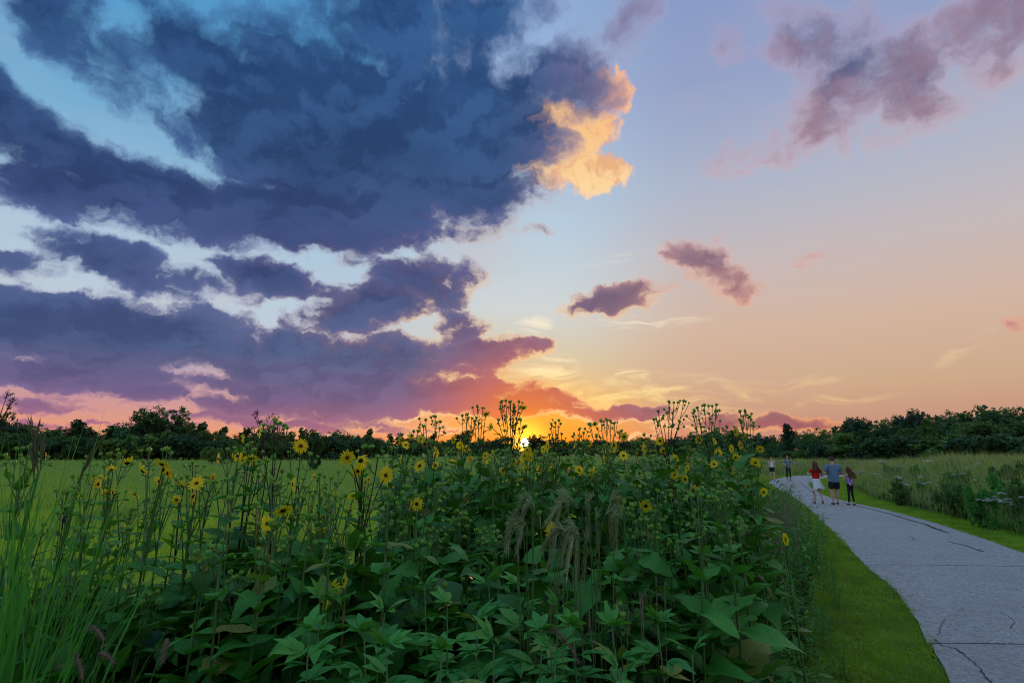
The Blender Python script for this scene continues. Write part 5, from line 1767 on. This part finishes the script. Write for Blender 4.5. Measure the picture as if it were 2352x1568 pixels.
def make_thicket_foliage():
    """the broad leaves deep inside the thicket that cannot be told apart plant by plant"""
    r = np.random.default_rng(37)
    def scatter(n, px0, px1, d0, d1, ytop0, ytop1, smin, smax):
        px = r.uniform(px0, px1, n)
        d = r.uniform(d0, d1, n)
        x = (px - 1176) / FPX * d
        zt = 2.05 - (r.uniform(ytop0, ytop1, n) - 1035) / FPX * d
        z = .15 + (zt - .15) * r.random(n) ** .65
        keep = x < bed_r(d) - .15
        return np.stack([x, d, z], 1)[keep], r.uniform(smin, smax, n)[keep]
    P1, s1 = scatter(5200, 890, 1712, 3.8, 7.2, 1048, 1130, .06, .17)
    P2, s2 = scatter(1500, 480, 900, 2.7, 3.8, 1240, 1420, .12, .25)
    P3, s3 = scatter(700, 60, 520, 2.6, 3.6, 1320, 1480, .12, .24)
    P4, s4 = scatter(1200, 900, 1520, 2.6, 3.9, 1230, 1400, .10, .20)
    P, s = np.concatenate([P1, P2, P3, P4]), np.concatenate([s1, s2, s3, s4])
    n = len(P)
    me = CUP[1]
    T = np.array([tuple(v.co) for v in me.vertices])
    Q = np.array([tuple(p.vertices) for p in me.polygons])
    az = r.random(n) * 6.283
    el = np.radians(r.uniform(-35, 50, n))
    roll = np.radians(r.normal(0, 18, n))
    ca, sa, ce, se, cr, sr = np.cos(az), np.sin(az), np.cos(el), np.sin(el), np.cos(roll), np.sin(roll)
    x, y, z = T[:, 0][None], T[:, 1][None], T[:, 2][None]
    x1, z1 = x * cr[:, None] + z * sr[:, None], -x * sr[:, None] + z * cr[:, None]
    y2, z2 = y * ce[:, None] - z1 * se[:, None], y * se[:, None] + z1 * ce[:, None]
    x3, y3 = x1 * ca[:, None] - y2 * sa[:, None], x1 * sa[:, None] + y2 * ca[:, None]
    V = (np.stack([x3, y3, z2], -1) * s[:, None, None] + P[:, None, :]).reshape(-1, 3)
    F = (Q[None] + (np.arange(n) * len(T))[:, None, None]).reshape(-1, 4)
    o = obj('thicket_foliage', np_mesh('thicket_foliage', V, F, M['deep_shade_leaf'], True))
    kind(o, 'stuff', 'mass of broad leaves, darkened for shade, filling the inside of the flower thicket')
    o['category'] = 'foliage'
make_thicket_foliage()

# ------------------------------------------------------------------ grasses
def blade_strip(mb, p0, az, L, lean, w, r, n=7, tip=.0):
    """one long arching blade with a crease"""
    d = Vector((math.cos(az), math.sin(az), 0))
    s = Vector((-math.sin(az), math.cos(az), 0))
    tw = r.uniform(-1.2, 1.2)
    V, F = [], []
    p = Vector(p0)
    ang = R(90) - lean * .25
    for i in range(n + 1):
        t = i / n
        ww = w * .5 * (1 - t) ** .6 * (1 if i < n else 0)
        side = (s * math.cos(tw * t) + d * math.sin(tw * t))
        V += [p - side * ww, p + side * ww]
        ang2 = ang - lean * (t ** 2.2) * 1.5
        p = p + (d * math.cos(ang2) + Vector((0, 0, 1)) * math.sin(ang2)) * (L / n)
    for i in range(n):
        F.append((2 * i, 2 * i + 1, 2 * i + 3, 2 * i + 2))
    mb.add(V, F)
    return p

def plume(mb, p0, d, L, r, n=26, l=.10, spread=.35):
    """panicle of upright spikelet branches along a stalk"""
    d = Vector(d).normalized()
    u = d.orthogonal().normalized()
    v = d.cross(u)
    for k in range(n):
        t = k / n
        a = r.uniform(0, 6.28)
        o = (u * math.cos(a) + v * math.sin(a))
        q = Vector(p0) + d * L * t
        e = q + (d + o * r.uniform(.1, spread)).normalized() * l * r.uniform(.5, 1.1) * (1.15 - .6 * t)
        mb.tube([q, (q + e) / 2, e], [.0022, .0030, .0008], 4)

def grass_clump(px, dist, n, Lr, label, group, seed, spread=.12, plumes=(), lean=(.05, .55), w=(.010, .020)):
    r = random.Random(seed)
    x = (px - 1176.0) / FPX * dist
    root = thing('grass_clump', label, 'grass', (x, dist, gz(x, dist) - .02), group)
    for k in range(n):                           # every blade its own piece
        mb = MB()
        a = r.uniform(0, 6.28)
        q = spread * math.sqrt(r.random())
        blade_strip(mb, (q * math.cos(a), q * math.sin(a), 0), r.uniform(0, 6.28), r.uniform(*Lr), r.uniform(*lean), r.uniform(*w), r, 8)
        obj('blade', mb.mesh('grass_blade', M['tall_blade'], False), root)
    for (hx, hy, kx, ky, L) in plumes:           # seed stalk up to hx,hy, plume towards kx,ky
        tip, end = at(hx, hy, dist) - root.location, at(kx, ky, dist) - root.location
        mb = MB()
        pts = bez((0, 0, 0), (tip.x * .15, tip.y * .3, tip.z * .7), tip, 9)
        mb.tube(pts, [.005 - .0003 * i for i in range(10)], 5)
        obj('stalk', mb.mesh('grass_stalk', M['tall_blade']), root)
        mb = MB()
        mb.tube([tip, (tip + end) / 2, end], [.002, .0015, .0008], 4)
        plume(mb, tip, end - tip, (end - tip).length, r, 15, L, .2)
        obj('seed_head', mb.mesh('grass_plume', M['seed'], False), root)
    return root

def make_grasses():
    grass_clump(70, 2.3, 95, (1.5, 2.3), 'tall grass clump at the left edge with thick ripe seed plume', None, 1, .16, [(88, 1082, 70, 968, .10), (92, 1080, 100, 1010, .09), (78, 1100, 84, 985, .1)])
    grass_clump(150, 2.4, 80, (1.4, 2.2), 'tall arching grass clump with slender green seed head, second from left edge', None, 2, .15, [(190, 1085, 238, 1004, .07), (178, 1110, 215, 1028, .06)])
    grass_clump(25, 2.0, 85, (1.35, 2.1), 'broad-bladed grass clump filling the lower left corner', None, 3, .16)
    grass_clump(110, 1.9, 70, (1.2, 1.9), 'grass clump in the lower left, beside the corner clump', None, 4, .14)
    grass_clump(215, 2.7, 44, (1.0, 1.8), 'looser grass clump left of the straight tall cup plant', None, 5, .16)
    grass_clump(310, 2.2, 26, (1.0, 1.6), 'thin arching grass in front of the straight tall cup plant', None, 6, .2, lean=(.5, 1.3))
    grass_clump(690, 3.4, 30, (1.1, 1.8), 'fine arching grass between the yellow blooms left of centre', None, 7, .25, lean=(.4, 1.2), w=(.005, .009))
    grass_clump(470, 3.6, 30, (.9, 1.6), 'fine grass blades behind the left cup plants', None, 8, .25, w=(.005, .009))
    # bristly nodding heads of wild rye
    r = random.Random(9)
    def rye(px, dist, heads, label, seed):
        r = random.Random(seed)
        x = (px - 1176.0) / FPX * dist
        root = thing('wild_rye', label, 'grass', (x, dist, gz(x, dist) - .02))
        for (ax_, ay, bx_, by) in heads:
            a, b = at(ax_, ay, dist + r.uniform(-.12, .12)) - root.location, at(bx_, by, dist + r.uniform(-.12, .12)) - root.location
            mb = MB()
            mb.tube(bez((r.uniform(-.08, .08), r.uniform(-.08, .08), 0), (a.x * .4 + r.uniform(-.1, .1), a.y * .4, a.z * 1.0), a, 9), .0021, 4)
            obj('stalk', mb.mesh('rye_stalk', M['stem']), root)
            mb = MB()
            top = a + Vector(((b.x - a.x) * .35, 0, .035))
            pts = bez(a, top, b, 10)
            mb.tube(pts, [.0025] * 5 + [.002] * 5 + [.001], 4)
            for i in range(1, 11):
                d = (pts[i] - pts[i - 1]).normalized()
                u = d.orthogonal().normalized(); v = d.cross(u)
                for j in range(13):
                    an = r.uniform(0, 6.28)
                    o = u * math.cos(an) + v * math.sin(an)
                    q = pts[i] + (pts[i - 1] - pts[i]) * r.random()
                    e = q + (d * .9 + o * .30).normalized() * .013
                    mb.tube([q, e], [.0019, .0006], 3, False)
                    f = e + (d + o * r.uniform(.1, .34) + Vector((0, 0, -.15))).normalized() * r.uniform(.025, .042)
                    mb.tube([e, f], [.0008, .0005], 3, False)
            obj('seed_head', mb.mesh('rye_head', M['rye'], False), root)
        for k in range(12):
            mb = MB()
            blade_strip(mb, (r.uniform(-.1, .1), r.uniform(-.1, .1), 0), r.uniform(0, 6.28), r.uniform(.7, 1.2), r.uniform(.3, 1.2), r.uniform(.006, .010), r)
            obj('blade', mb.mesh('rye_blade', M['tall_blade'], False), root)
    rye(1215, 2.35, [(1222, 1145, 1170, 1215), (1180, 1205, 1165, 1260), (1228, 1162, 1195, 1200), (1196, 1196, 1160, 1240), (1210, 1210, 1188, 1265)], 'wild rye with heads sweeping left below the sunset', 1)
    rye(1270, 2.3, [(1300, 1140, 1278, 1205), (1318, 1150, 1262, 1190), (1295, 1215, 1262, 1290), (1322, 1210, 1288, 1285), (1300, 1220, 1245, 1260), (1330, 1228, 1300, 1310)], 'wild rye with the thickest bunch of drooping pale heads at centre', 2)
    rye(1350, 2.4, [(1345, 1155, 1352, 1220), (1368, 1190, 1372, 1262), (1392, 1180, 1404, 1250), (1330, 1235, 1320, 1335), (1352, 1240, 1340, 1320), (1408, 1185, 1415, 1260), (1400, 1150, 1424, 1170)], 'wild rye with straight hanging heads right of centre', 3)
    # foxtails
    def fox(px, dist, heads, label, seed):
        r = random.Random(seed)
        x = (px - 1176.0) / FPX * dist
        root = thing('foxtail_grass', label, 'grass', (x, dist, 0))
        for (a1, a2, b1, b2) in heads:
            a, b = at(a1, a2, dist) - root.location, at(b1, b2, dist) - root.location
            mb = MB()
            mb.tube(bez((0, 0, 0), (a.x * .6, a.y * .5, a.z * .8), a, 8), .0018, 4)
            obj('stalk', mb.mesh('foxtail_stalk', M['stem']), root)
            mb = MB()
            pts = bez(a, a * .5 + b * .5 + Vector((0, 0, .02)), b, 9)
            mb.tube(pts, [.003, .0045, .005, .005, .005, .0045, .004, .003, .002, .001], 6)
            for i in range(1, 10):
                d = (pts[i] - pts[i - 1]).normalized()
                u = d.orthogonal().normalized(); v = d.cross(u)
                for j in range(16):
                    an = r.uniform(0, 6.28)
                    o = u * math.cos(an) + v * math.sin(an)
                    q = pts[i] + (pts[i - 1] - pts[i]) * r.random()
                    mb.tube([q, q + (d * .7 + o).normalized() * r.uniform(.010, .016)], [.0007, .0003], 3, False)
            obj('seed_head', mb.mesh('foxtail_head', M['foxtail'], False), root)
    fox(250, 1.9, [(238, 1470, 205, 1440), (225, 1500, 262, 1525), (190, 1560, 170, 1500), (385, 1465, 372, 1520)], 'pinkish foxtail grass in the dark lower left foreground', 1)
    fox(1290, 1.9, [(1262, 1440, 1310, 1490), (1292, 1465, 1330, 1525)], 'green foxtail heads in the bottom centre foreground', 2)
    # dry stalks in the centre shade
    r = random.Random(19)
    for k in range(34):
        px, d = r.uniform(1200, 1500), r.uniform(2.3, 3.1)
        x = (px - 1176) / FPX * d
        root = thing('dry_stalk', 'thin dry straw stalk standing in the shade below the rye heads', 'grass', (x, d, 0), 'dry straw stalks below the rye heads')
        h = max(.4, at(px, r.uniform(1290, 1450), d).z)
        e = Vector((r.uniform(-.06, .06), r.uniform(-.05, .05), h))
        mb = MB(); mb.tube(bez((0, 0, 0), (0, 0, h * .6), e, 6), .0016, 4)
        obj('stalk', mb.mesh('dry_stalk_stem', M['dry_straw']), root)
        mb = MB(); plume(mb, e - Vector((0, 0, .09)), (e.x * .3, e.y * .3, 1), .09, r, 12, .02, .25)
        obj('seed_head', mb.mesh('dry_stalk_head', M['dry_straw'], False), root)
    # wispy pale grass in front of the far path
    for k in range(46):
        px = r.uniform(1745, 1905)
        d = r.uniform(6.5, 11)
        x = min((px - 1176) / FPX * d, float(bed_r(d)) - r.uniform(.05, .5))
        top = r.uniform(1105, 1200)
        h = at(px, top, d).z
        root = thing('wispy_grass', 'wispy pale seed grass leaning over the path edge', 'grass', (x, d, 0), 'wispy seed grasses at the path edge')
        e = Vector((r.uniform(-.1, .35), r.uniform(-.1, .1), h))
        mb = MB(); mb.tube(bez((0, 0, 0), (0, 0, h * .7), e, 6), .0022, 4)
        obj('stalk', mb.mesh('wispy_stalk', M['dry_straw']), root)
        mb = MB()
        for q in range(16):
            t = r.uniform(.5, 1)
            p = bez((0, 0, 0), (0, 0, h * .7), e, 20)[int(t * 20)]
            an = r.uniform(0, 6.28)
            z = p + Vector((math.cos(an) * .12, math.sin(an) * .12, r.uniform(.02, .14))) * r.uniform(.5, 1.2)
            mb.tube([p, (p + z) / 2 + Vector((0, 0, .01)), z], [.0012, .001, .0022], 3)
        obj('seed_head', mb.mesh('wispy_head', M['dry_straw'], False), root)
make_grasses()

# ------------------------------------------------------------------ white umbels in the meadow
def make_umbels():
    protos = []
    for s in range(4):
        r = random.Random(60 + s)
        st, um = MB(), MB()
        st.tube(bez((0, 0, 0), (r.uniform(-.04, .04), 0, .5), (r.uniform(-.1, .1), r.uniform(-.1, .1), .9), 6), [.005, .0045, .004, .004, .0035, .003, .003], 4)
        top = Vector(st.V[-1])
        for q in range(r.randint(12, 18)):
            a, d = r.uniform(0, 6.28), math.sqrt(r.random()) * .13
            e = top + Vector((math.cos(a) * d, math.sin(a) * d, .10 + .03 * r.random() - d * .25))
            st.tube([top, e], [.002, .001], 3)
            n = 9
            for j in range(n):
                b, rr = r.uniform(0, 6.28), r.uniform(0, .026)
                c = e + Vector((math.cos(b) * rr, math.sin(b) * rr, r.uniform(0, .012)))
                um.add([c + Vector((.015, 0, 0)), c + Vector((0, .015, .002)), c + Vector((-.015, 0, 0)), c + Vector((0, -.015, .002))], [(0, 1, 2, 3)])
                um.add([c + Vector((-.014, 0, -.006)), c + Vector((.014, 0, -.006)), c + Vector((.012, .002, .014)), c + Vector((-.012, .002, .014))], [(0, 1, 2, 3)])
        protos.append((st.mesh('umbel_stem', M['stem']), um.mesh('umbel_head', M['umbel'], False)))
    r = random.Random(61)
    def put(px, py, d, sc=1.0):
        p = at(px, py, d)
        g = gz(p.x, d)
        h = max(.35, (p.z - g)) / 1.0
        o = thing('white_umbel_plant', 'white flat-topped umbel flower in the meadow beyond the path', 'wildflower', (p.x, d, g), 'white umbel flowers in the meadow', r.uniform(0, 6.28))
        o.scale = (sc, sc, h)
        a, b = protos[r.randrange(4)]
        obj('stem', a, o); kind(obj('flower_head', b, o), 'stuff')
    near = [(1975, 1085, 27), (1990, 1083, 27), (2010, 1093, 26), (1962, 1090, 28), (2080, 1110, 21), (2100, 1102, 23), (2118, 1106, 21), (2072, 1102, 24), (2145, 1108, 20), (2300, 1112, 18), (2285, 1108, 18),
            (2318, 1114, 18), (2340, 1118, 17), (2270, 1145, 15.5), (2290, 1142, 15.5), (2312, 1140, 15.5), (2332, 1145, 15.3), (2255, 1150, 15.8), (2348, 1152, 15), (2320, 1158, 15), (2230, 1072, 26), (2160, 1078, 27),
            (2205, 1095, 22), (2242, 1104, 20), (2060, 1080, 30), (2190, 1066, 33), (2030, 1076, 33)]
    for (px, py, d) in near:
        for q in range(2):
            put(px + r.uniform(-16, 16), py + r.uniform(-9, 9), d + r.uniform(-.5, .5), r.uniform(.55, .95))
    for q in range(46):
        put(r.uniform(1770, 2050), r.uniform(1058, 1080), r.uniform(52, 56), r.uniform(1.3, 1.9))
    for q in range(26):
        put(r.uniform(2000, 2350), r.uniform(1055, 1080), r.uniform(28, 44), r.uniform(1.0, 1.5))
make_umbels()

# tall leafy herbs that give the right-hand meadow its broken outline
def make_meadow_herbs():
    pr = weed_protos()
    r = random.Random(91)
    for k in range(150):
        y = 11 + (k / 150) ** 1.4 * 34
        x = float(XR(y) + lawn_r(y)) + .25 + abs(r.gauss(0, 1)) * (2.0 + y * .16)
        h = r.uniform(.9, 1.45)
        o = thing('meadow_herb', 'tall leafy herb standing in the meadow right of the path', 'herb', (x, y, gz(x, y) - .02), 'leafy herbs of the right hand meadow', r.uniform(0, 6.28))
        o.scale = (h * .9, h * .9, h)
        a, b = pr[k % 5]
        obj('stems', a, o); kind(obj('leaves', b, o), 'stuff')
make_meadow_herbs()

# young bushes and rank clumps out in the meadow
def make_meadow_bushes():
    r = random.Random(17)
    spots = [(2045, 1066, 30), (2100, 1060, 27), (2075, 1052, 40), (2150, 1064, 31), (2200, 1070, 22), (2260, 1056, 28), (2310, 1062, 21), (2340, 1050, 30), (2230, 1048, 44), (2015, 1070, 36),
             (2180, 1092, 18.5), (2290, 1084, 17), (2345, 1096, 15.8), (2120, 1088, 22), (2060, 1098, 22.5), (2240, 1116, 16), (1905, 1062, 58), (1960, 1066, 60), (1840, 1064, 58)]
    made = []
    for k, (px, py, d) in enumerate(spots):
        p = at(px, py, d)
        g = gz(p.x, d)
        t, c = proto('shrub', 1 + k % 3, ['meadow_bush', 'weed_leaf'][k % 2])
        h = max(.6, p.z - g) * 1.1
        o = thing('meadow_bush', 'leafy bush', 'bush', (p.x, d, g - .02), 'leafy bushes scattered in the meadow', r.uniform(0, 6.28))
        o.scale = (h * r.uniform(.45, .8), h * r.uniform(.45, .8), h)
        obj('trunk', t, o); obj('crown', c, o)
        made.append(o)
    number(made, 'leafy bush, %s from the left among the bushes in the right meadow')
make_meadow_bushes()
